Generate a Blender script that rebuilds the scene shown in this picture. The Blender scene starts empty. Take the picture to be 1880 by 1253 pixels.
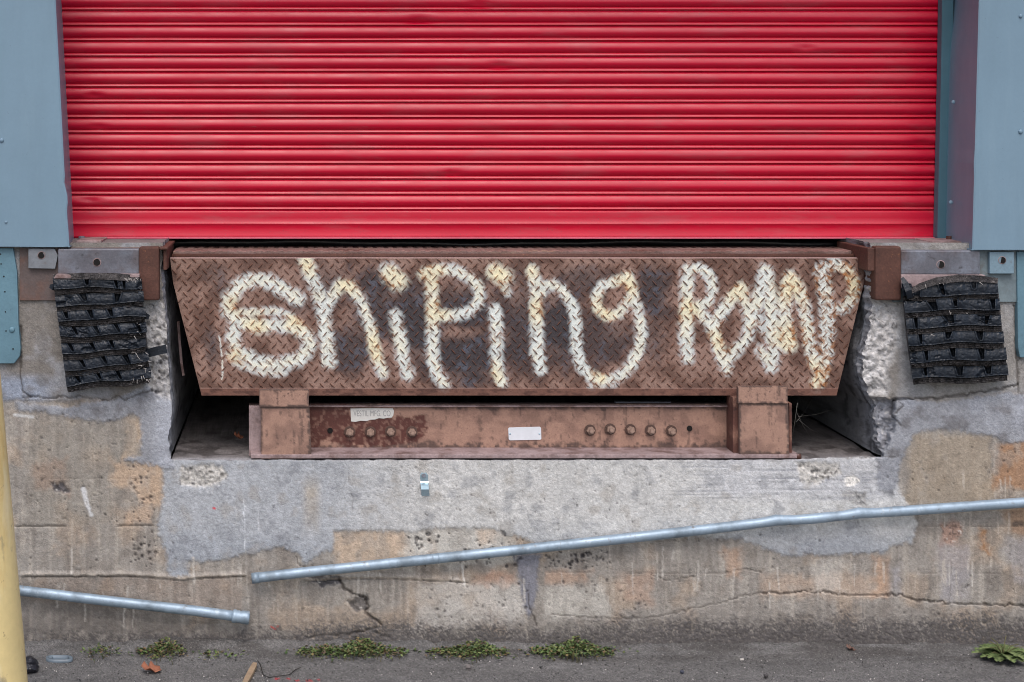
import bpy, bmesh, math, random
import numpy as np
from mathutils import Vector, Matrix

# ------------------------------------------------------------------ camera, world, sun, exposure
scene = bpy.context.scene
D, ZC, S, VX, VY, W, H = 4.4, 1.452, 0.0015, 560.0, 222.0, 1880.0, 1253.0
F = D / S
cam_d = bpy.data.cameras.new('camera')
cam = bpy.data.objects.new('camera', cam_d)
scene.collection.objects.link(cam)
cam.location = (0, -D, ZC)
cam.rotation_euler = (math.radians(90), 0, 0)
cam_d.sensor_width = 36
cam_d.sensor_fit = 'HORIZONTAL'
cam_d.lens = F / W * 36
cam_d.shift_x = (W / 2 - VX) / W
cam_d.shift_y = -(H / 2 - VY) / W
cam_d.clip_start = 0.05
cam_d.clip_end = 500
cam_d.dof.use_dof = False
cam_d.dof.focus_distance = D
cam_d.dof.aperture_fstop = 5.6
scene.camera = cam

world = bpy.data.worlds.new('World')
scene.world = world
world.use_nodes = True
wn = world.node_tree
wn.nodes.clear()
sky = wn.nodes.new('ShaderNodeTexSky')
sky.sky_type = 'NISHITA'
sky.sun_disc = False
sky.sun_elevation = math.radians(52)
sky.sun_rotation = math.radians(180)
sky.air_density = 1.0
sky.dust_density = 3.0
sky.ozone_density = 0.6
bg = wn.nodes.new('ShaderNodeBackground')
bg.inputs['Strength'].default_value = 0.13
wo = wn.nodes.new('ShaderNodeOutputWorld')
wn.links.new(sky.outputs['Color'], bg.inputs['Color'])
wn.links.new(bg.outputs['Background'], wo.inputs['Surface'])

sun_d = bpy.data.lights.new('sun', 'SUN')
sun = bpy.data.objects.new('sun', sun_d)
scene.collection.objects.link(sun)
sun_d.energy = 1.35
sun_d.angle = math.radians(44)
sun_d.color = (1.0, 0.98, 0.965)
sun.rotation_euler = (math.radians(27), 0, math.radians(-5))
sun.location = (0, -6, 8)

vs = scene.view_settings
vs.view_transform = 'Standard'
vs.look = 'None'
vs.exposure = 0.42
vs.gamma = 1.0
vs.use_curve_mapping = False
scene.cycles.use_denoising = True
scene.cycles.filter_width = 1.05
scene.cycles.sample_clamp_indirect = 4
scene.cycles.use_adaptive_sampling = False
scene.cycles.max_bounces = 6

# ------------------------------------------------------------------ helpers
rng = np.random.default_rng(7)
random.seed(7)

def C(r, g, b):
    return tuple((v / 255 / 12.92 if v <= 10 else ((v / 255 + .055) / 1.055) ** 2.4) for v in (r, g, b))

def CA(*rgb):
    return np.array(C(*rgb))

def PT(px, py, y=0.0):
    """photo pixel + real depth (metres behind the wall face) -> world point"""
    k = (D + y) / D * S
    return ((px - VX) * k, y, ZC + (VY - py) * k)

def PTA(px, py, y):
    k = (D + y) / D * S
    return np.stack([(px - VX) * k, y + 0 * px, ZC + (VY - py) * k], -1)

def GP(px, py, z=0.0):
    """photo pixel on a horizontal plane of height z -> world point"""
    d = (ZC - z) * F / (py - VY)
    return ((px - VX) * d / F, d - D, z)

def _hash(ix, iy, seed):
    h = (ix.astype(np.int64) * 374761393 + iy.astype(np.int64) * 668265263 + seed * 1442695041) & 0xFFFFFFFF
    h = ((h ^ (h >> 13)) * 1274126177) & 0xFFFFFFFF
    h = h ^ (h >> 16)
    return (h & 0xFFFF) / 65535.0

def vnoise(x, y, seed=0):
    ix = np.floor(x); iy = np.floor(y)
    fx = x - ix; fy = y - iy
    fx = fx * fx * (3 - 2 * fx); fy = fy * fy * (3 - 2 * fy)
    a = _hash(ix, iy, seed); b = _hash(ix + 1, iy, seed)
    c = _hash(ix, iy + 1, seed); d = _hash(ix + 1, iy + 1, seed)
    return (a * (1 - fx) + b * fx) * (1 - fy) + (c * (1 - fx) + d * fx) * fy

def fbm(x, y, seed=0, octv=4, gain=.5):
    x = np.asarray(x, float); y = np.asarray(y, float)
    t = 0; a = 1; n = 0
    for o in range(octv):
        t = t + a * vnoise(x * 2 ** o + 17.3 * o, y * 2 ** o + 5.1 * o, seed + o)
        n += a; a *= gain
    return t / n

def sstep(a, b, x):
    t = np.clip((x - a) / (b - a), 0, 1)
    return t * t * (3 - 2 * t)

def seg_dist(x, y, pts):
    d = np.full(x.shape, 1e9)
    for (x0, y0), (x1, y1) in zip(pts[:-1], pts[1:]):
        dx, dy = x1 - x0, y1 - y0
        t = np.clip(((x - x0) * dx + (y - y0) * dy) / max(dx * dx + dy * dy, 1e-9), 0, 1)
        d = np.minimum(d, np.hypot(x - x0 - t * dx, y - y0 - t * dy))
    return d

def poly_sd(x, y, pts):
    """signed distance, positive inside"""
    pts = list(pts) + [pts[0]]
    d = seg_dist(x, y, pts)
    ins = np.zeros(x.shape, bool)
    for (x0, y0), (x1, y1) in zip(pts[:-1], pts[1:]):
        if y0 == y1:
            continue
        c = ((y0 > y) != (y1 > y)) & (x < (x1 - x0) * (y - y0) / (y1 - y0) + x0)
        ins ^= c
    return np.where(ins, d, -d)

def mixc(col, c, m):
    return col * (1 - m[..., None]) + np.asarray(c) * m[..., None]

COL = scene.collection

def link(name, me, mat=None, parent=None):
    o = bpy.data.objects.new(name, me)
    COL.objects.link(o)
    if mat is not None and not me.materials:
        me.materials.append(mat)
    if parent is not None:
        o.parent = parent
        w = Vector((0, 0, 0)); p = parent
        while p is not None:
            w += p.location; p = p.parent
        o.location = -w
    return o

def np_obj(name, verts, faces, mat, parent=None, col=None, smooth=True):
    verts = np.asarray(verts, float).reshape(-1, 3)
    me = bpy.data.meshes.new(name)
    if isinstance(faces, np.ndarray):
        faces = faces.tolist()
    me.from_pydata(verts.tolist(), [], faces)
    if col is not None:
        ca = me.color_attributes.new('Col', 'FLOAT_COLOR', 'POINT')
        a = np.ones((len(verts), 4), np.float32)
        a[:, :3] = np.clip(np.asarray(col, float).reshape(-1, 3), 0, 1)
        ca.data.foreach_set('color', a.ravel())
    if smooth:
        me.polygons.foreach_set('use_smooth', np.ones(len(me.polygons), bool))
    me.update()
    return link(name, me, mat, parent)

def grid_faces(nr, nc, keep=None):
    i = np.arange(nr - 1)[:, None] * nc + np.arange(nc - 1)[None, :]
    f = np.stack([i, i + nc, i + nc + 1, i + 1], -1)
    if keep is not None:
        return f[keep]
    return f.reshape(-1, 4)

def compact(verts, col, faces):
    used = np.unique(faces)
    mp = np.zeros(len(verts), int); mp[used] = np.arange(len(used))
    return verts[used], (None if col is None else col[used]), mp[faces]

def bm_obj(name, bm, mat, parent=None, smooth=False, angle=None):
    me = bpy.data.meshes.new(name)
    bmesh.ops.recalc_face_normals(bm, faces=bm.faces[:])
    bm.to_mesh(me); bm.free()
    if smooth:
        for p in me.polygons:
            p.use_smooth = True
    return link(name, me, mat, parent)

def add_box(bm, p0, p1, bev=0.0, seg=2):
    (x0, y0, z0), (x1, y1, z1) = p0, p1
    m = Matrix.Translation(((x0 + x1) / 2, (y0 + y1) / 2, (z0 + z1) / 2)) @ Matrix.Diagonal((abs(x1 - x0), abs(y1 - y0), abs(z1 - z0), 1))
    r = bmesh.ops.create_cube(bm, size=1, matrix=m)
    vs_ = r['verts']
    if bev > 0:
        es = list({e for v in vs_ for e in v.link_edges})
        bmesh.ops.bevel(bm, geom=es, offset=bev, segments=seg, affect='EDGES', profile=.5)

def px_box(bm, a, b, c, d, y0, y1, bev=0.0):
    """box whose front face at depth y0 covers the pixel rectangle (a,b)-(c,d), going straight back to y1"""
    x0, _, z1 = PT(a, b, y0); x1, _, z0 = PT(c, d, y0)
    add_box(bm, (x0, y0, z0), (x1, y1, z1), bev)

def prism(bm, pts, y0, y1, bev=0.0):
    """polygon in pixel coordinates at depth y0 extruded straight back to y1"""
    f = [bm.verts.new(PT(a, b, y0)) for a, b in pts]
    g = [bm.verts.new((v.co.x, y1, v.co.z)) for v in f]
    n = len(f)
    fs = [bm.faces.new(f), bm.faces.new(g[::-1])]
    for i in range(n):
        fs.append(bm.faces.new((f[i], g[i], g[(i + 1) % n], f[(i + 1) % n])))
    if bev > 0:
        es = list({e for q in fs for e in q.edges})
        bmesh.ops.bevel(bm, geom=es, offset=bev, segments=2, affect='EDGES', profile=.5)

def tube_mesh(pts, rad, seg=16, cap=True, hollow=0.0):
    """returns verts, faces of a tube swept along pts; rad = number or list"""
    pts = [Vector(p) for p in pts]
    n = len(pts)
    if not isinstance(rad, (list, tuple)):
        rad = [rad] * n
    vv, ff = [], []
    up0 = Vector((0, -1, 0.02))
    for i, p in enumerate(pts):
        t = (pts[min(i + 1, n - 1)] - pts[max(i - 1, 0)]).normalized()
        a = t.cross(up0)
        if a.length < 1e-4:
            a = t.cross(Vector((1, 0, 0)))
        a.normalize(); b = t.cross(a).normalized()
        for k in range(seg):
            an = 2 * math.pi * k / seg
            vv.append(p + (a * math.cos(an) + b * math.sin(an)) * rad[i])
    for i in range(n - 1):
        for k in range(seg):
            k2 = (k + 1) % seg
            ff.append((i * seg + k, i * seg + k2, (i + 1) * seg + k2, (i + 1) * seg + k))
    if cap:
        ff.append(tuple(range(seg))[::-1])
        ff.append(tuple((n - 1) * seg + k for k in range(seg)))
    return [tuple(v) for v in vv], ff

def py_obj(name, vv, ff, mat, parent=None, smooth=True, col=None):
    return np_obj(name, np.array(vv), [list(f) for f in ff], mat, parent, col, smooth)

def tag(o, label=None, cat=None, group=None, kind=None):
    if label: o['label'] = label
    if cat: o['category'] = cat
    if group: o['group'] = group
    if kind: o['kind'] = kind
    return o

def thing(name, loc, label, cat, group=None):
    o = bpy.data.objects.new(name, None)
    o.empty_display_size = .1
    COL.objects.link(o)
    o.location = loc
    return tag(o, label, cat, group)

# ------------------------------------------------------------------ materials
def material(name, base=None, rough=.8, metal=0.0, spec=.5, var=(), bump=(), spots=(), rvar=0.0, stretch=None, coat=0.0):
    """base None -> colour attribute 'Col'. var: (scale, amount) multiplies; bump: (scale, distance m);
    spots: (colour, scale, threshold, softness, strength[, (sx,sy,sz)])"""
    m = bpy.data.materials.new(name)
    m.use_nodes = True
    nt = m.node_tree; N = nt.nodes; L = nt.links
    b = N['Principled BSDF']
    tc = N.new('ShaderNodeTexCoord')
    co = tc.outputs['Object']
    if base is None:
        a = N.new('ShaderNodeAttribute'); a.attribute_name = 'Col'
        c = a.outputs['Color']
    else:
        r = N.new('ShaderNodeRGB'); r.outputs[0].default_value = (*base, 1)
        c = r.outputs[0]
    def mapped(st):
        if st is None: return co
        mp = N.new('ShaderNodeMapping'); mp.inputs['Scale'].default_value = st
        L.new(co, mp.inputs['Vector']); return mp.outputs['Vector']
    for sp in spots:
        colr, sc, th, so, stg = sp[:5]
        st = sp[5] if len(sp) > 5 else None
        n = N.new('ShaderNodeTexNoise'); n.inputs['Scale'].default_value = sc
        n.inputs['Detail'].default_value = 6; n.inputs['Roughness'].default_value = .62
        L.new(mapped(st), n.inputs['Vector'])
        mr = N.new('ShaderNodeMapRange'); mr.inputs['From Min'].default_value = th - so; mr.inputs['From Max'].default_value = th + so
        mr.inputs['To Max'].default_value = stg
        L.new(n.outputs['Fac'], mr.inputs['Value'])
        mx = N.new('ShaderNodeMix'); mx.data_type = 'RGBA'
        L.new(mr.outputs['Result'], mx.inputs['Factor']); L.new(c, mx.inputs['A'])
        mx.inputs['B'].default_value = (*colr, 1)
        c = mx.outputs['Result']
    for v in var:
        sc, amt = v[:2]; st = v[2] if len(v) > 2 else None
        n = N.new('ShaderNodeTexNoise'); n.inputs['Scale'].default_value = sc
        n.inputs['Detail'].default_value = 5; n.inputs['Roughness'].default_value = .6
        L.new(mapped(st), n.inputs['Vector'])
        mr = N.new('ShaderNodeMapRange'); mr.inputs['From Min'].default_value = .3; mr.inputs['From Max'].default_value = .7
        mr.inputs['To Min'].default_value = 1 - amt; mr.inputs['To Max'].default_value = 1 + amt
        L.new(n.outputs['Fac'], mr.inputs['Value'])
        vm = N.new('ShaderNodeVectorMath'); vm.operation = 'SCALE'
        L.new(c, vm.inputs[0]); L.new(mr.outputs['Result'], vm.inputs['Scale'])
        c = vm.outputs['Vector']
    L.new(c, b.inputs['Base Color'])
    b.inputs['Roughness'].default_value = rough
    b.inputs['Metallic'].default_value = metal
    b.inputs['Specular IOR Level'].default_value = spec
    b.inputs['Coat Weight'].default_value = coat
    if rvar:
        n = N.new('ShaderNodeTexNoise'); n.inputs['Scale'].default_value = 14; n.inputs['Detail'].default_value = 5
        L.new(co, n.inputs['Vector'])
        mr = N.new('ShaderNodeMapRange'); mr.inputs['From Min'].default_value = .3; mr.inputs['From Max'].default_value = .7
        mr.inputs['To Min'].default_value = max(.05, rough - rvar); mr.inputs['To Max'].default_value = min(1, rough + rvar)
        L.new(n.outputs['Fac'], mr.inputs['Value']); L.new(mr.outputs['Result'], b.inputs['Roughness'])
    nrm = None
    for bp in bump:
        sc, dist = bp[:2]; st = bp[2] if len(bp) > 2 else None
        n = N.new('ShaderNodeTexNoise'); n.inputs['Scale'].default_value = sc; n.inputs['Detail'].default_value = 4
        L.new(mapped(st), n.inputs['Vector'])
        bn = N.new('ShaderNodeBump'); bn.inputs['Distance'].default_value = dist; bn.inputs['Strength'].default_value = 1
        L.new(n.outputs['Fac'], bn.inputs['Height'])
        if nrm is not None: L.new(nrm, bn.inputs['Normal'])
        nrm = bn.outputs['Normal']
    if nrm is not None: L.new(nrm, b.inputs['Normal'])
    return m

m_conc = material('concrete', None, .92, spec=.25, var=((28, .07), (110, .10), (420, .20)), bump=((110, .0014), (320, .0014), (900, .0006)), spots=((C(80, 76, 74), 210, .68, .05, .4), (C(214, 210, 204), 240, .68, .05, .25)))
m_pit = material('pit_concrete', None, .95, spec=.2, var=((30, .2), (300, .2)), bump=((120, .003), (600, .001)))
m_asph = material('asphalt', None, .9, spec=.3, var=((25, .14), (200, .2), (520, .35)), bump=((250, .003), (600, .002)), spots=((C(176, 172, 166), 300, .62, .03, .6), (C(44, 42, 42), 240, .60, .04, .6)))
m_red = material('red_paint', C(192, 0, 46), .35, spec=.5, var=((6, .06, (.4, 1, 3)),), bump=((7, .0012, (.5, 1, 1)),), rvar=.07,
                 spots=((C(150, 95, 100), 9, .62, .10, .32, (.5, 1, 3)), (C(110, 66, 66), 150, .66, .05, .5), (C(160, 120, 118), 40, .70, .05, .35, (.4, 1, 4))))
m_blue = material('blue_grey_paint', C(118, 144, 162), .42, spec=.45, var=((2.5, .05), (120, .02)), bump=((3, .004), (300, .0001)), rvar=.06,
                  spots=((C(80, 95, 105), 60, .70, .03, .5), (C(70, 80, 86), 9, .73, .03, .5), (C(96, 116, 128), 4, .60, .12, .16, (3, 3, .5)), (C(150, 172, 184), 5, .64, .10, .14, (4, 4, .5))))
m_teal = material('old_teal_paint', C(96, 130, 145), .5, var=((8, .12), (150, .06)), bump=((12, .003), (250, .0004)), spots=((C(70, 60, 55), 40, .68, .04, .7),))
m_steel = material('weathered_steel', C(104, 104, 112), .5, metal=.25, var=((9, .25), (130, .15)), bump=((200, .0006),),
                   spots=((C(92, 70, 62), 7, .60, .12, .8), (C(140, 150, 164), 12, .56, .12, .6), (C(52, 48, 48), 60, .66, .06, .7)))
m_rust = material('rusty_steel', C(88, 56, 46), .75, var=((12, .22), (160, .2)), bump=((220, .0008),),
                  spots=((C(70, 40, 32), 9, .55, .1, .7), (C(150, 100, 70), 120, .68, .05, .7), (C(200, 185, 165), 30, .76, .02, .8)))
m_primer = material('brown_primer', C(160, 124, 108), .62, spec=.35, var=((6, .10), (120, .08)), bump=((180, .0005),),
                    spots=((C(108, 82, 74), 7, .57, .12, .85, (.6, 1, 1.6)), (C(74, 58, 54), 40, .61, .06, .8), (C(58, 44, 42), 130, .63, .05, .7), (C(120, 66, 54), 5, .68, .06, .5)))
m_primer_rust = material('worn_primer', C(92, 58, 50), .7, var=((14, .2), (150, .15)), bump=((200, .0007),),
                    spots=((C(150, 112, 96), 10, .57, .06, .8), (C(60, 38, 36), 50, .62, .05, .8)))
m_edge = material('plate_edge', C(154, 134, 134), .6, var=((20, .2), (160, .15)), bump=((160, .001),), spots=((C(92, 66, 58), 22, .56, .1, .8),))
m_plate = material('sprayed_tread_plate', None, .62, spec=.4, var=((90, .14), (500, .16)), bump=((300, .0006),), rvar=.12)
m_lug = material('tread_lugs', None, .42, spec=.6, var=((200, .22),), bump=((500, .0004),))
m_rub = material('black_rubber', C(25, 32, 42), .46, spec=.4, var=((25, .3), (200, .2)), bump=((180, .0010), (40, .0012, (.5, 1, 1.5))), rvar=.15,
                 spots=((C(66, 68, 72), 26, .66, .06, .35),))
m_fray = material('frayed_rubber', C(82, 78, 78), .85, spec=.25, var=((50, .5), (300, .5)), bump=((160, .005), (500, .002), (60, .004, (.3, 1, 1.5))),
                  spots=((C(140, 132, 128), 130, .66, .05, .7), (C(24, 28, 34), 18, .58, .08, .7)))
m_fibre = material('torn_fibre', C(168, 162, 158), .9)
m_galv = material('galvanised_steel', C(150, 168, 184), .45, metal=.3, var=((8, .12), (90, .08)), bump=((160, .0004),), rvar=.1,
                  spots=((C(104, 116, 126), 14, .57, .08, .7), (C(110, 96, 84), 45, .66, .04, .7), (C(196, 204, 208), 30, .66, .04, .5)))
m_zinc = material('zinc_plate', C(180, 205, 218), .3, metal=.7, var=((60, .1),))
m_white = material('white_label', C(222, 226, 232), .5, var=((40, .05),))
m_stick = material('old_sticker', C(218, 217, 212), .6, var=((60, .06),), spots=((C(170, 160, 152), 90, .68, .05, .5),))
m_ink = material('faded_ink', C(164, 162, 162), .7)
m_yel = material('yellow_bollard_paint', C(226, 204, 146), .5, spec=.4, var=((5, .06), (60, .04)), bump=((6, .002), (150, .0003)),
                 spots=((C(196, 150, 70), 4, .60, .10, .7, (3, 3, .6)), (C(150, 128, 96), 50, .68, .03, .8), (C(120, 112, 104), 14, .68, .03, .6, (1, 1, .5)), (C(238, 226, 190), 9, .6, .08, .5, (2, 2, .5))))
m_hole = material('hole_dark', C(16, 13, 12), .95)
m_black = material('black_rubber_seal', C(24, 26, 30), .35, spec=.5, var=((30, .3),), bump=((60, .002),))
m_wall = material('dark_masonry', C(70, 68, 66), .9, var=((5, .2),))
m_leaf = material('weed_leaf', None, .55, spec=.4, var=((120, .2),))
m_stem = material('weed_stem', C(96, 92, 58), .7)
m_dead = material('dead_leaf', C(150, 94, 70), .75, var=((60, .25),), bump=((100, .002),))
m_wood = material('weathered_wood', C(150, 128, 104), .85, var=((30, .2, (1, 1, .2)), (200, .15)), bump=((200, .001),))
m_plastic = material('grey_plastic', C(104, 116, 126), .35, var=((40, .15),))
m_bag = material('black_bag', C(30, 30, 38), .35, bump=((40, .01),))
m_stone = material('stone', None, .9, var=((150, .25),), bump=((200, .002),))
m_wire = material('dark_wire', C(40, 36, 34), .6)
m_web = material('cobweb', C(120, 118, 112), .8)
m_drop = material('bird_dropping', C(225, 225, 225), .8)

# ------------------------------------------------------------------ ground
zf = lambda py: ZC + (VY - py) * S            # height of a pixel row on the wall face
Z_FLOOR, Z_DOCK = zf(846), zf(447)
gx = np.concatenate([[-70, -30, -12, -6, -3.5, -2.2, -1.5, -1.15], np.arange(-1.0, 2.15, .0042), [2.3, 2.7, 3.4, 5, 8, 14, 30, 70]])
gy = np.concatenate([[.12, .05], np.arange(.02, -.36, -.0042), [-.42, -.55, -.8, -1.3, -2.2, -3.5, -5, -8, -15, -30, -60, -120]])
GX, GY = np.meshgrid(gx, gy)
d = np.clip(-GY, 0, None)
hb = .014 + .020 * fbm(GX * 3.1, GX * 0 + 3, 11, 3) + .014 * (fbm(GX * 22, GX * 0, 12, 3) - .5)
hb = hb * (1 - .35 * sstep(.2, .7, GX))
wd = .030 + .022 * fbm(GX * 4, GX * 0 + 8, 13, 3)
near = sstep(.8, .3, d)
GZ = hb * np.exp(-(d / wd) ** 1.7)
GZ += near * (.006 * (fbm(GX * 9, GY * 9, 14, 3) - .5) + .0045 * (fbm(GX * 90, GY * 90, 15, 3) - .5) + .003 * (rng.random(GX.shape) - .5))
grain = rng.random(GX.shape)
gcol = np.ones(GX.shape + (3,)) * CA(106, 104, 103)
gcol *= (.80 + .45 * fbm(GX * 5, GY * 14, 16, 4))[..., None]
gcol *= (.72 + .56 * grain)[..., None]
gcol = mixc(gcol, CA(66, 61, 58), sstep(.45, .7, fbm(GX * 7 + 3, GY * 20, 18, 4)) * .6 * sstep(.16, .03, d))
for (a, b_, r) in ((508, 1247, .010), (530, 1248, .007), (545, 1250, .008), (568, 1250, .010), (585, 1249, .006)):
    q = GP(a, b_)
    gcol = mixc(gcol, CA(190, 50, 60), .75 * sstep(r, r * .5, np.hypot((GX - q[0]), (GY - q[1]) * .8) + .006 * (fbm(GX * 200, GY * 200, 19, 2) - .5)))
ground = np_obj('ground', np.stack([GX, GY, GZ], -1), grid_faces(*GX.shape), m_asph, None, gcol)
tag(ground, kind='structure')

# ------------------------------------------------------------------ concrete dock wall (one fine sheet with the pit cut out)
xs = np.concatenate([np.arange(-1600, -420, 40), np.arange(-400, -40, 3.6), np.arange(-40, 1925, 2.1), np.arange(1927, 2400, 3.6), np.arange(2420, 3400, 40)])
ys = np.arange(446, 1226, 2.1)
iL = int(np.argmin(abs(xs - 312))); iR = int(np.argmin(abs(xs - 1625))); jF = int(np.argmin(abs(ys - 846)))
XLp = np.array([(446, 300), (500, 296), (552, 300), (600, 305), (650, 308), (700, 312), (760, 316), (800, 309), (846, 313), (900, 313), (1300, 313)], float)
XRp = np.array([(446, 1600), (500, 1600), (552, 1598), (600, 1594), (640, 1588), (690, 1584), (728, 1598), (745, 1606), (760, 1602), (800, 1612), (834, 1616), (860, 1618), (1300, 1618)], float)
GXp, GYp = np.meshgrid(xs, ys)
ny = ys + 0
jag = 7 * (fbm(ny / 9, ny * 0, 31, 3) - .5) * 2
xl = np.interp(ys, XLp[:, 0], XLp[:, 1]) + .4 * jag - xs[iL]
xr = np.interp(ys, XRp[:, 0], XRp[:, 1]) + jag - xs[iR]
fade = sstep(900, 850, ys)
PXg = GXp + (xl * fade)[:, None] * np.exp(-((GXp - xs[iL]) / 90) ** 2) + (xr * fade)[:, None] * np.exp(-((GXp - xs[iR]) / 90) ** 2)
yfl = -6 * sstep(1380, 1610, xs) + 1.6 * (fbm(xs / 14, xs * 0, 33, 3) - .5) * 2
PYg = GYp + yfl[None, :] * np.exp(-((GYp - ys[jF]) / 30) ** 2)
X, Y = PXg, PYg
h = np.zeros(X.shape)                                  # outward relief in metres
n1 = fbm(X / 60, Y / 60, 41, 5); n2 = fbm(X / 8, Y / 8, 42, 4); n3 = fbm(X / 5, Y / 22, 43, 4); n4 = fbm(X / 26, Y / 26, 44, 5)
streak = fbm(X / 7, Y / 90, 45, 4)
rnd = rng.random(X.shape)
wob = 24 * (n4 - .5) + 12 * (n2 - .5)
# base tan, board-cast concrete
wc = np.ones(X.shape + (3,)) * CA(155, 149, 142)
wc = mixc(wc, CA(172, 154, 136), sstep(.5, .72, n1) * .7)
wc = mixc(wc, CA(128, 120, 112), sstep(.5, .25, n4) * .55)
wc = mixc(wc, CA(196, 186, 174), sstep(.56, .75, streak) * .32)
wc = mixc(wc, CA(120, 112, 106), sstep(.46, .28, streak) * .35)
h += .003 * (n1 - .5) + .0018 * (n2 - .5)
def zone(pts, c, s=.8, soft=7, noise=1.0):
    global wc
    sd = poly_sd(X, Y, pts) + wob * noise
    m = sstep(-soft * 1.3, soft * 1.3, sd + 10 * (fbm(X / 14, Y / 40, 48, 3) - .5))
    g_ = sum(c) / 3
    c = tuple(g_ + (v - g_) * .78 for v in c)
    wc = mixc(wc, CA(*c), m * s * (.55 + .9 * sstep(.3, .6, fbm(X / 22, Y / 30, 49, 4))).clip(0, 1))
    return m
zone([(60, 770), (255, 770), (255, 840), (200, 960), (40, 970)], (150, 142, 130), .5)
zone([(205, 848), (296, 845), (296, 930), (245, 905), (205, 890)], (204, 170, 138), .75)
zone([(228, 940), (285, 930), (280, 962), (230, 964)], (202, 168, 138), .7)
zone([(230, 762), (258, 762), (262, 800), (250, 838), (232, 838)], (200, 172, 142), .7)
zone([(60, 855), (120, 845), (125, 905), (62, 900)], (160, 132, 112), .6)
zone([(613, 976), (745, 976), (760, 1015), (700, 1045), (613, 1045)], (200, 172, 144), .8)
zone([(745, 972), (935, 972), (950, 1035), (740, 1045)], (205, 200, 190), .7)
zone([(880, 972), (915, 972), (912, 1005), (880, 1000)], (204, 174, 146), .6)
zone([(770, 1070), (960, 1065), (965, 1150), (760, 1155)], (200, 194, 186), .7)
zone([(995, 1080), (1110, 1075), (1120, 1130), (1000, 1135)], (200, 194, 184), .65)
zone([(870, 1052), (945, 1050), (950, 1075), (860, 1072)], (190, 142, 114), .6)
zone([(1000, 1048), (1080, 1050), (1080, 1070), (1000, 1070)], (196, 154, 124), .6)
zone([(1130, 1050), (1200, 1050), (1195, 1110), (1140, 1100)], (186, 150, 126), .6)
zone([(1330, 1005), (1365, 1005), (1360, 1060), (1335, 1060)], (190, 150, 120), .6)
zone([(1400, 1060), (1640, 1050), (1640, 1095), (1400, 1095)], (196, 165, 140), .55)
zone([(1480, 1030), (1545, 1030), (1550, 1090), (1500, 1090)], (205, 198, 188), .5)
zone([(1600, 1020), (1635, 1020), (1630, 1095), (1605, 1095)], (194, 150, 116), .6)
zone([(1632, 1040), (1655, 1035), (1655, 1090), (1635, 1090)], (176, 172, 178), .6)
zone([(1670, 800), (1820, 800), (1820, 930), (1660, 925)], (166, 146, 120), .6)
zone([(1830, 815), (1900, 800), (1900, 905), (1825, 890)], (170, 118, 76), .75)
zone([(1798, 970), (1818, 968), (1815, 1015), (1800, 1015)], (176, 118, 66), .8, 5)
zone([(1835, 930), (1900, 930), (1900, 990), (1850, 975)], (160, 116, 80), .6)
zone([(1725, 1000), (1785, 1000), (1780, 1100), (1728, 1100)], (164, 160, 166), .55)
zone([(1850, 990), (1900, 985), (1900, 1080), (1855, 1070)], (168, 162, 164), .55)
zone([(1728, 960), (1765, 960), (1762, 1000), (1726, 1000)], (160, 128, 112), .6)
zone([(60, 1060), (440, 1060), (440, 1120), (60, 1110)], (144, 122, 106), .45)
zone([(40, 1065), (330, 1110), (330, 1165), (40, 1165)], (112, 104, 98), .55)
# grey cement patches, raised and with ragged edges
patchA = [(300, 842), (1640, 838), (1652, 905), (1668, 930), (1686, 962), (1676, 996), (1638, 1002), (1622, 1016), (1500, 1020), (1440, 1021), (1400, 1006), (1378, 996),
          (1290, 986), (1200, 992), (1130, 986), (1060, 994), (985, 1001), (955, 985), (900, 970), (830, 969), (760, 976), (680, 973), (613, 976),
          (612, 1010), (590, 1014), (562, 1034), (546, 1018), (510, 1005), (450, 1016), (400, 1030), (342, 1031), (348, 1058), (312, 1058), (300, 1000), (287, 962), (300, 920)]
patchB = [(30, 738), (120, 748), (200, 735), (318, 690), (318, 860), (272, 852), (228, 846), (256, 836), (263, 800), (256, 764), (232, 764), (208, 776), (112, 764), (30, 752)]
patchC = [(1610, 728), (1660, 732), (1730, 738), (1840, 722), (1930, 720), (1930, 800), (1842, 816), (1820, 800), (1720, 788), (1678, 795), (1668, 820), (1652, 862), (1640, 910), (1610, 900)]
patchD = [(944, 1018), (992, 1018), (988, 1074), (976, 1128), (968, 1138), (956, 1082)]
pm = {}
for key, pts in (('A', patchA), ('B', patchB), ('C', patchC), ('D', patchD)):
    pm[key] = poly_sd(X, Y, pts) + .45 * wob
mA, mB, mC, mD = (sstep(-4.5, 4.5, pm[k] + 8 * (fbm(X / 4, Y / 4, 53, 3) - .5)) for k in 'ABCD')
cA = np.ones(X.shape + (3,)) * CA(172, 175, 180)
cA = mixc(cA, CA(206, 204, 200), sstep(560, 800, X + 60 * (n1 - .5)) * .75)
cA = mixc(cA, CA(190, 191, 196), sstep(1250, 1350, X) * sstep(930, 900, Y) * .6)
cA = mixc(cA, CA(154, 159, 167), sstep(950, 1010, Y + 60 * (n1 - .5)) * (.35 + .5 * sstep(1300, 1420, X) + .35 * sstep(560, 480, X)))
cA = mixc(cA, CA(150, 142, 132), sstep(.56, .78, n4) * .4)
cA = mixc(cA, CA(128, 130, 136), sstep(.42, .22, n4) * .45)
cA = mixc(cA, CA(176, 160, 136), sstep(24, 4, abs(X - 572)) * sstep(860, 900, Y) * sstep(1000, 930, Y) * .4)
cBC = np.ones(X.shape + (3,)) * CA(152, 154, 160)
cBC = mixc(cBC, CA(112, 110, 112), sstep(.5, .25, n4) * .7)
cBC = mixc(cBC, CA(172, 176, 186), sstep(.52, .75, n1) * .6)
cBC = mixc(cBC, CA(176, 180, 190), sstep(268, 300, X) * sstep(330, 310, X) * .6)
cD = np.ones(X.shape + (3,)) * CA(134, 134, 142)
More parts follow.
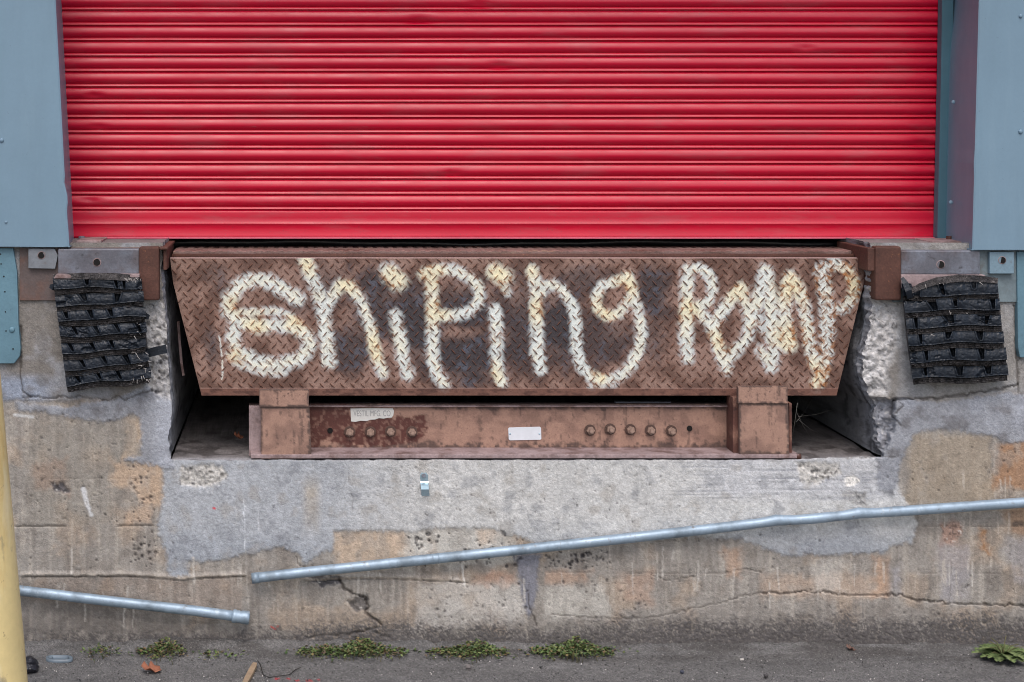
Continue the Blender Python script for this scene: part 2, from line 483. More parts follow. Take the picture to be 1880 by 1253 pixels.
for m_, c_ in ((mA, cA), (mB, cBC), (mC, cBC), (mD, cD)):
    wc = wc * (1 - m_[..., None]) + c_ * m_[..., None]
    h += .003 * m_
patch = np.maximum.reduce([mA, mB, mC, mD])
h += patch * .0012 * (fbm(X / 3.2, Y / 3.2, 51, 3) - .5)
# trowel lines in the fresh band under the pit
br = mA * sstep(1180, 1290, X) * sstep(1640, 1600, X) * sstep(930, 905, Y) * sstep(846, 856, Y)
bl = fbm(X / 160, Y / 3.0, 52, 3)
h += br * .003 * (bl - .5); wc = mixc(wc, CA(140, 142, 150), br * sstep(.5, .3, bl) * .6)
# newer concrete beside the steel frames
up = sstep(742, 728, Y + wob * .5) * (1 - np.maximum(mB, mC))
cu = np.ones(X.shape + (3,)) * CA(132, 127, 122)
cu = mixc(cu, CA(158, 160, 166), sstep(.5, .7, n1) * .7)
cu = mixc(cu, CA(150, 160, 178), sstep(680, 705, Y) * sstep(130, 60, X) * .8)
cu = mixc(cu, CA(158, 156, 154), sstep(1600, 1700, X) * .6)
cu = mixc(cu, CA(104, 98, 92), sstep(.42, .25, n4) * .5)
wc = wc * (1 - up[..., None]) + cu * up[..., None]
h += up * .004
# aggregate exposed and broken corners next to the pit
def rough_zone(pts, c, depth, amp, sc=7.0, seed=60, soft=5):
    global wc, h
    sd = poly_sd(X, Y, pts) + .8 * wob
    m = sstep(-soft, soft, sd)
    nn = fbm(X / sc, Y / sc, seed, 4, .6)
    cell = vnoise(X / 3.6, Y / 3.6, seed + 9)
    h -= m * (depth + amp * (nn - .5) * 2)
    cc = mixc(np.ones(X.shape + (3,)) * CA(*c), CA(*[v * .72 for v in c]), sstep(.5, .25, nn))
    cc = mixc(cc, CA(70, 68, 70), sstep(.80, .92, cell) * .75)
    cc = mixc(cc, CA(226, 222, 216), sstep(.2, .1, cell) * .6)
    wc = wc * (1 - m[..., None] * .9) + cc * m[..., None] * .9
rough_zone([(264, 550), (300, 548), (318, 700), (318, 735), (285, 732), (272, 700)], (182, 180, 180), .006, .007)
rough_zone([(1560, 540), (1650, 553), (1650, 600), (1640, 650), (1626, 690), (1632, 728), (1570, 728)], (206, 204, 204), .010, .016, 11, 60, 11)
rough_zone([(1570, 728), (1644, 733), (1640, 760), (1632, 800), (1618, 834), (1580, 836)], (160, 161, 168), .032, .022, 16)
rough_zone([(328, 856), (410, 853), (420, 880), (385, 900), (335, 888)], (194, 190, 184), .003, .005, 5)
rough_zone([(1462, 850), (1540, 850), (1545, 868), (1500, 893), (1470, 880)], (198, 194, 188), .003, .005, 5)
rough_zone([(1555, 878), (1580, 876), (1582, 888), (1556, 890)], (232, 228, 222), .001, .002, 5, 61, 3)
rough_zone([(1572, 905), (1590, 904), (1588, 926), (1572, 926)], (160, 158, 156), .002, .003, 4, 62, 3)
rough_zone([(1725, 965), (1765, 962), (1768, 985), (1740, 995)], (168, 140, 126), .002, .004, 5, 63, 4)
rough_zone([(92, 888), (120, 884), (124, 902), (98, 908)], (92, 90, 94), .006, .008, 5, 64, 4)
rough_zone([(636, 1104), (660, 1094), (678, 1100), (676, 1120), (655, 1118)], (112, 108, 106), .008, .010, 6, 65, 3)
rough_zone([(568, 1060), (628, 1058), (624, 1070), (590, 1076)], (96, 94, 98), .006, .008, 5, 66, 3)
# board-lift joints
def joint(pts, depth, w=2.2, lip=0.0, dark=.45):
    global wc, h
    x0 = min(p[0] for p in pts); x1 = max(p[0] for p in pts)
    yl = np.interp(X, [p[0] for p in pts], [p[1] for p in pts]) + 3.0 * (fbm(X / 13, X * 0, 71, 3) - .5)
    inx = sstep(x0 - 3, x0 + 3, X) * sstep(x1 + 3, x1 - 3, X)
    dd = abs(Y - yl)
    brk = sstep(.30, .45, fbm(X / 34, X * 0 + pts[0][1], 72, 3))
    m = inx * sstep(w, w * .35, dd) * brk
    h -= depth * m
    wc = mixc(wc, CA(70, 62, 56), m * dark)
    if lip:
        ml = inx * sstep(11, 2, yl - Y) * (Y < yl)
        h += lip * ml
        wc = mixc(wc, CA(190, 178, 164), ml * sstep(6, 1, yl - Y) * .6)
joint([(28, 967), (140, 966), (280, 966)], .005)
joint([(38, 1059), (220, 1058), (330, 1064), (450, 1058)], .006, 2.4, .006)
joint([(560, 1066), (700, 1062), (860, 1070)], .006, 2.4, .004)
joint([(200, 1145), (460, 1146), (620, 1143)], .001, 1.2, 0, .0)
joint([(10, 880), (150, 878), (290, 880)], .001, 1.2, 0, .2)
joint([(1000, 1050), (1120, 1052), (1340, 1053)], .002, 1.6, 0, .3)
joint([(1690, 966), (1800, 967), (1930, 966)], .0015, 1.4, 0, .3)
joint([(1690, 1052), (1800, 1053), (1930, 1052)], .0015, 1.4, 0, .3)
def crack(pts, depth=.006, w=1.9, jit=4.0, seed=80, dark=.8):
    global wc, h
    bx0 = min(p[0] for p in pts) - 20; bx1 = max(p[0] for p in pts) + 20; by0 = min(p[1] for p in pts) - 20; by1 = max(p[1] for p in pts) + 20
    r = np.where((ys > by0 - 10) & (ys < by1 + 10))[0]; c = np.where((xs > bx0 - 40) & (xs < bx1 + 40))[0]
    if not len(r) or not len(c): return
    sl = (slice(r[0], r[-1] + 1), slice(c[0], c[-1] + 1))
    xx = X[sl] + jit * 2 * (fbm(X[sl] / 9, Y[sl] / 9, seed, 3) - .5); yy = Y[sl] + jit * 2 * (fbm(X[sl] / 9, Y[sl] / 9, seed + 5, 3) - .5)
    dd = seg_dist(xx, yy, pts)
    wv = w * (.6 + .9 * vnoise(X[sl] / 16, Y[sl] / 16, seed + 7))
    m = sstep(wv, wv * .4, dd)
    h[sl] -= depth * m
    wc[sl] = mixc(wc[sl], CA(70, 63, 59), m * dark * .7)
crack([(1010, 1128), (1060, 1133), (1140, 1137), (1200, 1132), (1260, 1122), (1330, 1104), (1370, 1092), (1400, 1090)], .003, 1.5, 4, 80, .6)
crack([(1400, 1091), (1480, 1086), (1550, 1092), (1650, 1093), (1690, 1103), (1750, 1108), (1830, 1110), (1925, 1114)], .006, 2.0, 5)
crack([(1195, 1056), (1220, 1066), (1260, 1060), (1280, 1056)], .003, 1.4)
crack([(1330, 1052), (1365, 1045), (1400, 1050)], .003, 1.4)
crack([(622, 1064), (632, 1082), (650, 1092), (668, 1095), (676, 1112), (672, 1124), (690, 1138), (700, 1148)], .009, 2.6)
crack([(545, 1020), (548, 1036), (560, 1042)], .003, 1.4)
crack([(560, 1170), (640, 1164), (700, 1152)], .004, 2)
crack([(620, 1172), (670, 1158), (720, 1172)], .004, 2)
crack([(1640, 733), (1720, 732), (1790, 722), (1850, 712), (1870, 705)], .008, 2.6)
crack([(1640, 733), (1636, 760), (1652, 782)], .005, 2.2)
crack([(1652, 735), (1658, 745), (1640, 760)], .004, 1.6)
crack([(40, 728), (90, 732), (150, 728), (200, 735), (215, 728), (230, 734), (280, 715)], .005, 1.8)
crack([(38, 600), (38, 690), (42, 720), (55, 728)], .006, 2.4, 2)
crack([(1862, 560), (1866, 650), (1870, 720)], .005, 2.2, 2)
crack([(970, 1085), (972, 1110), (980, 1135), (985, 1150)], .004, 1.8)
crack([(1650, 840), (1616, 838), (1580, 842)], .003, 1.5)
crack([(640, 860), (640, 900), (648, 912), (646, 940)], .0015, 1.1, 3, 81, .45)
crack([(1745, 1000), (1748, 1060), (1744, 1105)], .001, 1.1, 2, 82, .4)
# pock holes and dark stones
def pocks(n, x0, x1, y0, y1, r0, r1, dep, dark, seed, white=0.0):
    rr = np.random.default_rng(seed)
    for _ in range(n):
        cx, cy, r, el = rr.uniform(x0, x1), rr.uniform(y0, y1), rr.uniform(r0, r1) * rr.uniform(.5, 1), rr.uniform(.6, 1.5)
        r_ = np.where(abs(ys - cy) < r * 2 + 3)[0]; c_ = np.where(abs(xs - cx) < r * 2 + 3)[0]
        if not len(r_) or not len(c_): continue
        sl = (slice(r_[0], r_[-1] + 1), slice(c_[0], c_[-1] + 1))
        a = rr.uniform(0, 3.14)
        dx, dy = X[sl] - cx, Y[sl] - cy
        u = dx * math.cos(a) + dy * math.sin(a); v = -dx * math.sin(a) + dy * math.cos(a)
        m = sstep(1.15, .7, np.hypot(u / r, v / (r * el)))
        h[sl] -= dep * m * rr.uniform(.5, 1.2)
        wc[sl] = mixc(wc[sl], CA(230, 226, 220) if white > rr.random() else CA(62, 60, 64), m * dark * rr.uniform(.6, 1))
pocks(70, 745, 960, 975, 1045, 2, 5, .004, .85, 1)
pocks(36, 240, 285, 855, 960, 1.5, 4, .004, .8, 2)
pocks(30, 240, 290, 975, 1045, 1.5, 4, .004, .85, 3)
pocks(70, 40, 250, 760, 960, 1.2, 3, .003, .7, 4)
pocks(60, 1000, 1120, 1012, 1045, 1.5, 4.5, .004, .85, 5)
pocks(150, 620, 1250, 855, 990, 1.0, 2.6, .002, .65, 6)
pocks(120, 760, 1200, 1060, 1150, 1.2, 3.6, .003, .7, 7)
pocks(120, 1200, 1900, 990, 1160, 1.0, 3, .003, .6, 8)
pocks(60, 1240, 1640, 860, 990, 1.0, 2.6, .002, .6, 9)
pocks(60, 1670, 1900, 810, 960, 1.0, 3, .003, .6, 10)
pocks(80, 40, 620, 1000, 1160, 1.0, 3, .003, .6, 11)
pocks(22, 330, 412, 856, 892, 1.5, 4.5, .004, .5, 12, .3)
pocks(22, 1465, 1540, 852, 886, 1.5, 4.5, .004, .5, 13, .3)
pocks(60, 1598, 1645, 560, 720, 1.5, 5, .007, .65, 14, .3)
pocks(50, 270, 310, 560, 730, 1.5, 5, .006, .65, 15, .3)
pocks(40, 310, 620, 870, 1020, 1.5, 4, .001, .45, 16)
# drips, scrapes, splashes of paint
def stroke(pts, w, c, s=.8, jit=2.0, seed=90):
    global wc
    dd = seg_dist(X + jit * 2 * (n2 - .5), Y, pts)
    wc = mixc(wc, CA(*c), sstep(w, w * .3, dd) * s * sstep(.3, .5, fbm(X / 5, Y / 14, seed, 3) + .1))
stroke([(447, 912), (449, 960), (450, 1008)], 1.8, (206, 209, 214), .7)
stroke([(451, 1012), (453, 1060), (455, 1116)], 1.8, (190, 184, 176), .5)
stroke([(474, 930), (475, 975)], 2, (206, 208, 212), .6)
stroke([(153, 898), (160, 925), (168, 945)], 6, (214, 214, 216), .85)
stroke([(26, 762), (60, 766)], 4, (214, 214, 214), .7)
stroke([(848, 1035), (852, 1075)], 2.4, (226, 222, 216), .7)
for k in range(46):
    cx = rng.uniform(40, 1880); cy = rng.uniform(1000, 1110); ln = rng.uniform(15, 60)
    if abs(cx - 500) < 60 and cy < 1030: continue
    stroke([(cx, cy), (cx + rng.uniform(-3, 3), cy + ln)], rng.uniform(1.2, 3.2), (206, 200, 192), rng.uniform(.3, .7), 2.0, 91 + k)
for k in range(18):
    cx = rng.uniform(1680, 1860); cy = rng.uniform(830, 1060); ln = rng.uniform(15, 50)
    stroke([(cx, cy), (cx + rng.uniform(-3, 3), cy + ln)], rng.uniform(1.5, 3), (200, 190, 178), rng.uniform(.3, .6), 2.0, 191 + k)
stroke([(498, 1151), (506, 1156), (512, 1150)], 2.2, (190, 40, 34), .9)
stroke([(392, 933), (395, 934)], 2.6, (200, 30, 50), 1)
stroke([(1862, 962), (1876, 962)], 8, (62, 60, 60), .7)
# tar and grit splashed up from the asphalt at the foot
ft = sstep(1108, 1186, Y + 30 * (n1 - .5) + 34 * (n2 - .5) + sstep(950, 1400, X) * 14 - sstep(640, 520, X) * 10)
gr = vnoise(X / 3.4, Y / 3.4, 97) * .35 + .65 * rnd
wc = mixc(wc, CA(92, 88, 87), np.clip(ft * (.25 + 1.2 * sstep(.30, .70, gr * .75 + ft * .35 - .05)), 0, 1))
h += ft * .0045 * (gr - .3)
wc *= (.88 + .26 * fbm(X / 26, Y / 26, 98, 4))[..., None]
wc *= (.86 + .28 * fbm(X / 5, Y / 5, 99, 3))[..., None]
wc *= (.86 + .28 * rnd)[..., None]
h += .0006 * (rnd - .5)
deep = (ys[:, None] < 1300)
V = PTA(X, Y, -h)
keep = np.ones((len(ys) - 1, len(xs) - 1), bool)
keep[:jF, iL:iR] = False
dock = thing('dock_wall', (1.0, 0, 0), 'stained tan concrete dock wall with ragged grey cement patches below the red shutter', 'wall')
ctr = lambda a: (a[:-1, :-1] + a[1:, :-1] + a[:-1, 1:] + a[1:, 1:]) / 4
ids = np.zeros(keep.shape, int)
for i, k in enumerate('ABCD'):
    ids[(ctr(pm[k]) > 0) & keep] = i + 1
Vf = V.reshape(-1, 3); Cf = wc.reshape(-1, 3)
for i, nm in ((0, 'wall_face'), (1, 'cement_patch'), (2, 'cement_patch'), (3, 'cement_patch'), (4, 'cement_patch')):
    f = grid_faces(len(ys), len(xs), keep & (ids == i))
    if len(f):
        v_, c_, f_ = compact(Vf, Cf, f)
        np_obj(nm, v_, f_, m_conc, dock, c_)

# pit sides: grow back from the exact edge of the hole
def pit_side(col_i, sign, amp, cc):
    rows = np.arange(0, jF + 1, 1)
    t = np.concatenate([np.linspace(0, .10, 16), np.linspace(.12, .3, 12), np.linspace(.35, 1.3, 12)])
    e = V[rows, col_i]                                     # edge points
    T, R = np.meshgrid(t, rows)
    base = e[:, None, :] + np.zeros((1, len(t), 3))
    yy = ys[R]
    nn = fbm(yy / 26, T * 26, 121, 5, .55) - .5
    g = sstep(0, .03, T)
    base[..., 0] += g * (sign * amp * nn * 2 * np.exp(-T / .2) + sign * .02 * sstep(0, .1, T))
    smooth_x = np.interp(rows, rows[::12], e[::12, 0])
    mixk = sstep(.0, .07, T)
    base[..., 0] = base[..., 0] * (1 - mixk) + (smooth_x[:, None] + sign * amp * .6 * nn * np.exp(-T / .3)) * mixk
    base[..., 1] = base[..., 1] * (1 - mixk) + T
    cc_ = np.ones(T.shape + (3,)) * CA(*cc)
    cc_ = mixc(cc_, CA(58, 57, 58), sstep(.5, .3, nn + .5) * .7)
    cc_ = mixc(cc_, CA(120, 119, 120), sstep(.55, .75, nn + .5) * .6)
    cc_ = mixc(cc_, CA(66, 64, 66), (vnoise(yy / 3.5, T * 280, 131) > .82) * .7 * sstep(.25, .05, T))
    f = grid_faces(*T.shape)
    if sign > 0: f = f[:, ::-1]
    np_obj('pit_side', base, f, m_conc, dock, cc_)
pit_side(iL, 1, .010, (150, 151, 156))
pit_side(iR, -1, .024, (150, 151, 156))
# pit floor from the exact lower edge
cols = np.arange(iL, iR + 1)
t = np.concatenate([np.linspace(0, .3, 40), np.linspace(.33, 1.3, 14)])
e = V[jF, cols]
T, Rr = np.meshgrid(t, cols, indexing='ij')
fl = e[None] + np.zeros((len(t), 1, 3))
fl[..., 1] += T
fl[..., 0] += (fl[..., 0] > 1) * 0
nn = fbm(fl[..., 0] * 22, T * 22, 141, 4)
fl[..., 2] += sstep(0, .05, T) * .007 * (nn - .5) + T * .012
fl[..., 2] = fl[..., 2] * (1 - sstep(0, .03, T)) + (Z_FLOOR + .010 * (nn - .5)) * sstep(0, .03, T)
fc = np.ones(T.shape + (3,)) * CA(122, 117, 117)
fc = mixc(fc, CA(176, 174, 178), sstep(.06, 0, T + .03 * (nn - .5)) * .8)
fc = mixc(fc, CA(74, 69, 69), sstep(.5, .3, nn) * .7)
fc *= (.85 + .3 * rng.random(T.shape))[..., None]
np_obj('pit_floor', fl, grid_faces(*T.shape)[:, ::-1], m_pit, dock, fc)
bm = bmesh.new()
add_box(bm, (V[0, 0][0], 1.28, 0), (V[0, -1][0], 1.4, Z_DOCK + .01))
bm_obj('pit_back', bm, m_wall, dock)
# top of the dock on both sides of the pit
for a, b_ in ((V[0, 0, 0], V[0, iL, 0]), (V[0, iR, 0], V[0, -1, 0])):
    nx_ = 90
    tx = np.linspace(a, b_, nx_); ty = np.linspace(0, 1.4, 40)
    TX, TY = np.meshgrid(tx, ty)
    tz = Z_DOCK - .003 + .003 * (fbm(TX * 30, TY * 30, 151, 3) - .5)
    tcv = np.ones(TX.shape + (3,)) * CA(128, 120, 120)
    np_obj('dock_top', np.stack([TX, TY, tz], -1), grid_faces(*TX.shape)[:, ::-1], m_pit, dock, tcv)

# building behind the cladding: solid masonry left, right, above and a dark interior
bm = bmesh.new()
Ztop = 4.2
xl0 = PT(90, 0, .03)[0]; xr0 = PT(1800, 0, .03)[0]
add_box(bm, (-4.2, .03, Z_DOCK + .004), (xl0, 1.5, Ztop))
add_box(bm, (xr0 + .03, .03, Z_DOCK + .004), (5.2, 1.5, Ztop))
add_box(bm, (xl0 + .002, .12, 2.95), (xr0 + .028, 1.5, Ztop))
bld = bm_obj('wall', bm, m_wall)
tag(bld, kind='structure')
bm = bmesh.new()
add_box(bm, (xl0 - .3, -.16, 2.36), (xr0 + .3, .119, 2.85), .004)  # unseen header, set low and jutting out to darken the top of the shutter
tag(bm_obj('shade_lintel', bm, m_blue), kind='structure')
bm = bmesh.new()
add_box(bm, (xl0 + .004, 1.41, .2), (xr0 + .026, 1.49, 2.94))
bld = bm_obj('back_wall', bm, m_wall)
tag(bld, kind='structure')

# ------------------------------------------------------------------ roller shutter
YS = .235
kS = (D + YS) / D * S
sh = thing('roller_shutter', PT(930, 437, YS), 'closed glossy red roller shutter of horizontal curved slats', 'roller shutter')
pitch = 28.2
prof = [(0, 3), (.010, -1.2), (.022, -2.8), (.1, -4.8), (.2, -6.9), (.28, -8.2), (.36, -9.0), (.42, -9.0), (.48, -8.3), (.54, -7.0), (.60, -5.2), (.65, -3.3), (.69, -1.4), (.71, .4),
        (.718, 1.2), (.724, .0), (.74, -.9), (.80, -2.6), (.86, -4.0), (.888, -4.4), (.90, -3.8), (.912, 0), (.922, 4), (.96, 5), (1.0, 3)]
x0s, x1s = PT(84, 0, YS)[0], PT(1732, 0, YS)[0]
sx = np.linspace(x0s, x1s, 130)
dents = [(880, 6, 14), (918, 121, 11), (172, 175, 8), (180, 232, 7), (830, 318, 9), (1480, 88, 9), (165, 368, 9), (1690, 262, 10), (770, 40, 16)]
ytop = 387.5
i = 0
while True:
    y1 = ytop - pitch * i; y0 = y1 - pitch
    if y1 < -1000: break
    zt = ZC + (VY - y0) * kS
    PXs, TT = np.meshgrid(sx, [p[0] for p in prof])
    dy = np.array([p[1] for p in prof])[:, None] * .001 + 0 * PXs
    vis = y1 > -60
    amp = .0012
    bulge = np.array([max(0, -p[1]) / 12 for p in prof])[:, None]
    dy = dy + bulge * amp * (fbm(PXs * 2.4, TT * 1.2 + i * 7, 200 + i, 4) - .5) * 2
    zz = zt - TT * pitch * kS + .0009 * (fbm(PXs * 1.7, TT * 0 + i * 3, 240, 3) - .5) * 2 * (1 - abs(TT * 2 - 1))
    for (a, b_, r) in dents:
        if y0 - 2 < b_ < y1 + 2:
            dx_ = PXs - PT(a, 0, YS)[0]; dz_ = zz - (ZC + (VY - b_) * kS)
            dy = dy + .009 * np.exp(-((dx_ / (r * kS)) ** 2 + (dz_ / (r * .6 * kS)) ** 2))
    np_obj('slat', np.stack([PXs, YS + dy, zz], -1), grid_faces(len(prof), len(sx)), m_red, sh)
    i += 1
# bottom bar
bprof = [(386.5, 4), (387.5, -5), (389, -7), (391, -7.5), (400, -7.5), (409.5, -8), (410.4, -9.6), (411.6, -9.6), (412.4, -7.5), (420, -7), (431, -7), (432.2, -8), (437, -8), (438.5, 2)]
PXs, II = np.meshgrid(sx, np.arange(len(bprof)))
by = np.array([p[1] for p in bprof])[:, None] * .001 + .0008 * (fbm(PXs * 3, II * .3, 260, 3) - .5)
bz = ZC + (VY - np.array([p[0] for p in bprof]))[:, None] * kS + .0006 * (fbm(PXs * 6, II * 0, 261, 3) - .5) + .0008 * np.sin(PXs * 2.2) * 0
bb = np_obj('bottom_bar', np.stack([PXs, YS + by, bz], -1), grid_faces(*PXs.shape), m_red, sh)
bm = bmesh.new()
lx0, lx1 = PT(152, 0, YS)[0], PT(1706, 0, YS)[0]
z1 = ZC + (VY - 431.6) * kS
add_box(bm, (lx0, YS - .045, z1 - .0085), (lx1, YS - .009, z1 - .0045), .0012)
m_lip = material('pale_red_lip', C(196, 92, 112), .45, var=((8, .12), (90, .1)), bump=((120, .0004),))  # paler, pinker red than the slats
bm_obj('bottom_lip', bm, m_lip, bb)

# ------------------------------------------------------------------ sheet-metal jamb cladding
def cladding(path_fn, rows, name, label, mat, parts_hole=()):
    """path_fn(py) -> list of (px, depth); lofted between rows"""
    P = [path_fn(r) for r in rows]
    vv = np.array([[PT(a, r, y) for a, y in p] for r, p in zip(rows, P)])
    nr, nc = vv.shape[:2]
    t = thing(name, tuple(vv[-1, nc // 2]), label, 'door cladding')
    f = grid_faces(nr, nc)
    o = np_obj('metal_sheet', vv, f, mat, t, None, False)
    return t, o
rows = np.concatenate([np.arange(-1200, 0, 120), np.arange(0, 453, 12), [453]])
def edgeL(py):
    e = 102 + .052 * py
    bulge = 3.2 * math.exp(-((py - 366) / 16) ** 2) - 1.6 * math.exp(-((py - 338) / 6) ** 2) + 1.8 * math.exp(-((py - 440) / 40) ** 2)
    return e + bulge
def pathL(py):
    e = edgeL(py)
    p = [(-2200, .03)] + [(a, -.035) for a in np.linspace(-2200, -100, 8)] + [(a, -.035 + .0012 * math.sin(a * .02 + py * .013)) for a in np.linspace(-90, e - 12, 14)]
    p += [(e - 3, -.035), (e, -.033), (e + .8, -.028), (112 + .053 * py, .215), (113 + .053 * py, .24)]
    return p
cl, o = cladding(pathL, rows, 'jamb_cladding', 'pale blue sheet metal jamb cladding with a narrow inner return and a dented lower edge', m_blue)
def edgeR(py):
    return 1797 - .027 * py - 1.2 * math.exp(-((py - 300) / 14) ** 2)
def pathR(py):
    e = edgeR(py)
    b0 = 1740 - .02 * py + 9 * math.exp(-((py + 0) / 70) ** 2)
    p = [(b0, .245), (b0 + 1, .215)] + [(b0 + 1 + (e - 1.5 - b0) * t_, .215 + (-.028 - .215) * t_) for t_ in (.25, .5, .75)]
    p += [(e - .8, -.028), (e, -.033), (e + 3, -.035)] + [(a, -.035 + .0012 * math.sin(a * .02 + py * .013)) for a in np.linspace(e + 12, 1990, 14)]
    p += [(a, -.035) for a in np.linspace(2000, 3900, 8)] + [(3900, .03)]
    return p
rowsR = np.concatenate([np.arange(-1200, 0, 120), np.arange(0, 458, 12), [459]])
cr, o2 = cladding(pathR, rowsR, 'jamb_cladding', 'pale blue sheet metal jamb cladding with wide grey inner return next to the guide rail', m_blue)
# turned-under bottom edges and screws
for (t_, a, b_, py) in ((cl, -2200, 128.5, 453), (cr, 1783.5, 3900, 459)):
    bm = bmesh.new()
    x0, _, z = PT(a, py, -.034); x1 = PT(b_, py, -.034)[0]
    add_box(bm, (x0, -.034, z - .0015), (x1, .02, z + .0015))
    bm_obj('hem', bm, m_blue, t_)
def screw(parent, px, py, y, r=.006, mat=m_blue):
    bm = bmesh.new()
    bmesh.ops.create_uvsphere(bm, u_segments=10, v_segments=6, radius=r, matrix=Matrix.Translation(PT(px, py, y)) @ Matrix.Diagonal((1, .5, 1, 1)))
    return bm_obj('screw', bm, mat, parent, True)
screw(cl, 3, 258, -.037); screw(cl, 11, 408, -.037, .004)
screw(cr, 1874, 242, -.037); screw(cr, 1874, 30, -.037, .005)
for py in (188, 372): 
    screw(cr, 1755 - .025 * py, py, .12, .006)
# lower strips
def strip_obj(pts, label, holes, y0=-.018, y1=.02, mat=m_teal):
    t_ = thing('cladding_strip', PT(pts[-1][0], pts[-1][1], y0), label, 'metal strip')
    bm = bmesh.new(); prism(bm, pts, y0, y1, .002)
    bm_obj('metal_strip', bm, mat, t_)
    for (a, b_, r) in holes:
        v_, f_ = tube_mesh([PT(a, b_, y0 - .0008), PT(a, b_, y0 + .006)], r * S, 12)
        py_obj('nail_hole', v_, f_, m_hole, t_, False)
    return t_
ts = strip_obj([(-700, 456), (24, 456), (31, 500), (34, 600), (38, 640), (36, 655), (26, 668), (-700, 670)], 'dark teal metal strip with a row of nail holes below the dented jamb cladding',
               [(1, 467, 1.3), (2, 485, 1.3), (7, 508, 1.6), (9, 536, 1.4), (10, 573, 1.3), (11, 608, 1.3), (24, 641, 1.5)])
screw(ts, 22, 606, -.0185, .008, m_teal)
strip_obj([(1867, 462), (2600, 462), (2600, 658), (1873, 657), (1869, 640)], 'dark teal metal strip without holes below the jamb cladding by the guide rail', [])
# shutter guide
gd = thing('guide_rail', PT(1730, 446, .19), 'narrow dark teal steel guide rail along the edge of the red shutter', 'guide rail')
m_guide = material('guide_paint', C(74, 110, 124), .5, var=((6, .1),), spots=((C(60, 60, 62), 40, .7, .04, .5),))
bm = bmesh.new()
prism(bm, [(1730, -1000), (1766, -1000), (1748, 150), (1743, 420), (1741, 445), (1721, 445), (1721, 430), (1728, 120), (1731, -100)], .195, .225)
bm_obj('rail', bm, m_guide, gd)

# ------------------------------------------------------------------ steel corner frames of the dock edge
def hole(parent, px, py, y, r):
    v_, f_ = tube_mesh([PT(px, py, y - .0012), PT(px, py, y + .004)], r * S, 16)
    o = py_obj('bolt_hole', v_, f_, m_hole, parent, False)
    ring, fr = [], []
    for k in range(20):
        an = 2 * math.pi * k / 20
        for rr_, dy_ in ((r * 1.0, -.0016), (r * 1.22, -.0009)):
            ring.append(PT(px + rr_ * math.cos(an), py + rr_ * math.sin(an), y + dy_))
    for k in range(20):
        k2 = (k + 1) % 20
        fr.append((2 * k, 2 * k + 1, 2 * k2 + 1, 2 * k2))
    py_obj('hole_rim', ring, fr, m_edge, o)
    return o
m_back_l = material('rusty_back_plate', C(96, 84, 82), .7, var=((14, .2), (150, .15)), bump=((160, .0008),), spots=((C(112, 74, 56), 8, .56, .1, .8),))
m_grey = material('grey_lug_paint', C(120, 124, 130), .55, var=((20, .15), (120, .1)), bump=((150, .0005),), spots=((C(90, 76, 70), 30, .62, .06, .6),))
m_blu2 = material('blue_lug_paint', C(118, 142, 156), .5, var=((20, .12), (120, .1)), bump=((150, .0005),), spots=((C(90, 80, 74), 40, .66, .05, .6),))
m_green = material('green_grey_plate', C(112, 126, 132), .6, var=((14, .2), (120, .1)), bump=((150, .0006),), spots=((C(84, 70, 62), 12, .60, .08, .7),))
fa = thing('corner_frame', PT(180, 505, -.02), 'rusty steel edge channel and square post above the tyre pad with the loose strap', 'steel frame')
bm = bmesh.new(); px_box(bm, 36, 455, 262, 552, -.012, .02, .001); bm_obj('back_plate', bm, m_back_l, fa)
bm = bmesh.new(); prism(bm, [(52, 457), (100, 457), (106, 470), (101, 494), (52, 493)], -.026, -.0125, .001); bm_obj('lug_plate', bm, m_grey, fa)
hole(fa, 76, 469, -.026, 6)
bm = bmesh.new()
px_box(bm, 106, 457, 256, 505, -.030, .20, .004)
bm_obj('channel', bm, m_steel, fa)
hole(fa, 178, 482, -.030, 6.5)
bm = bmesh.new(); prism(bm, [(103, 504), (256, 504), (256, 510), (98, 512)], -.055, -.028, .002); bm_obj('channel_lip', bm, m_edge, fa)
bm = bmesh.new(); px_box(bm, 255, 454, 292, 552, -.036, .225, .004); bm_obj('post', bm, m_rust, fa)
bm = bmesh.new(); px_box(bm, 292.6, 454, 308, 459, -.034, .225, .002); px_box(bm, 300, 459.2, 306, 496, -.02, .22, .001); bm_obj('inner_leg', bm, m_rust, fa)
bm = bmesh.new(); px_box(bm, 140, 442, 186, 450, .06, .2, .002); bm_obj('anchor_plate', bm, m_edge, fa)
v_, f_ = tube_mesh([PT(150, 446, .16), PT(150, 434, .16)], .009, 8); py_obj('anchor_bolt', v_, f_, m_steel, fa, False)
fb = thing('corner_frame', PT(1727, 505, -.02), 'rusty steel edge channel and square post above the tyre pad with the curled corner', 'steel frame')
bm = bmesh.new(); px_box(bm, 1640, 461, 1870, 555, -.012, .02, .001); bm_obj('back_plate', bm, m_green, fb)
bm = bmesh.new(); px_box(bm, 1868, 461, 1874, 560, -.016, .02, .001); bm_obj('side_flat', bm, m_rust, fb)
bm = bmesh.new(); px_box(bm, 1817, 463, 1862, 503, -.026, -.0125, .0015); bm_obj('lug_plate', bm, m_blu2, fb)
hole(fb, 1840, 478, -.026, 6)
bm = bmesh.new(); px_box(bm, 1654, 460, 1800, 505, -.030, .20, .004); bm_obj('channel', bm, m_steel, fb)
hole(fb, 1727, 486, -.030, 6.5)
bm = bmesh.new(); prism(bm, [(1654, 504.5), (1808, 505), (1812, 512), (1654, 530)], -.034, -.013, .002); bm_obj('channel_lip', bm, m_edge, fb)
bm = bmesh.new(); px_box(bm, 1607, 453, 1655, 552, -.036, .225, .005); bm_obj('post', bm, m_rust, fb)
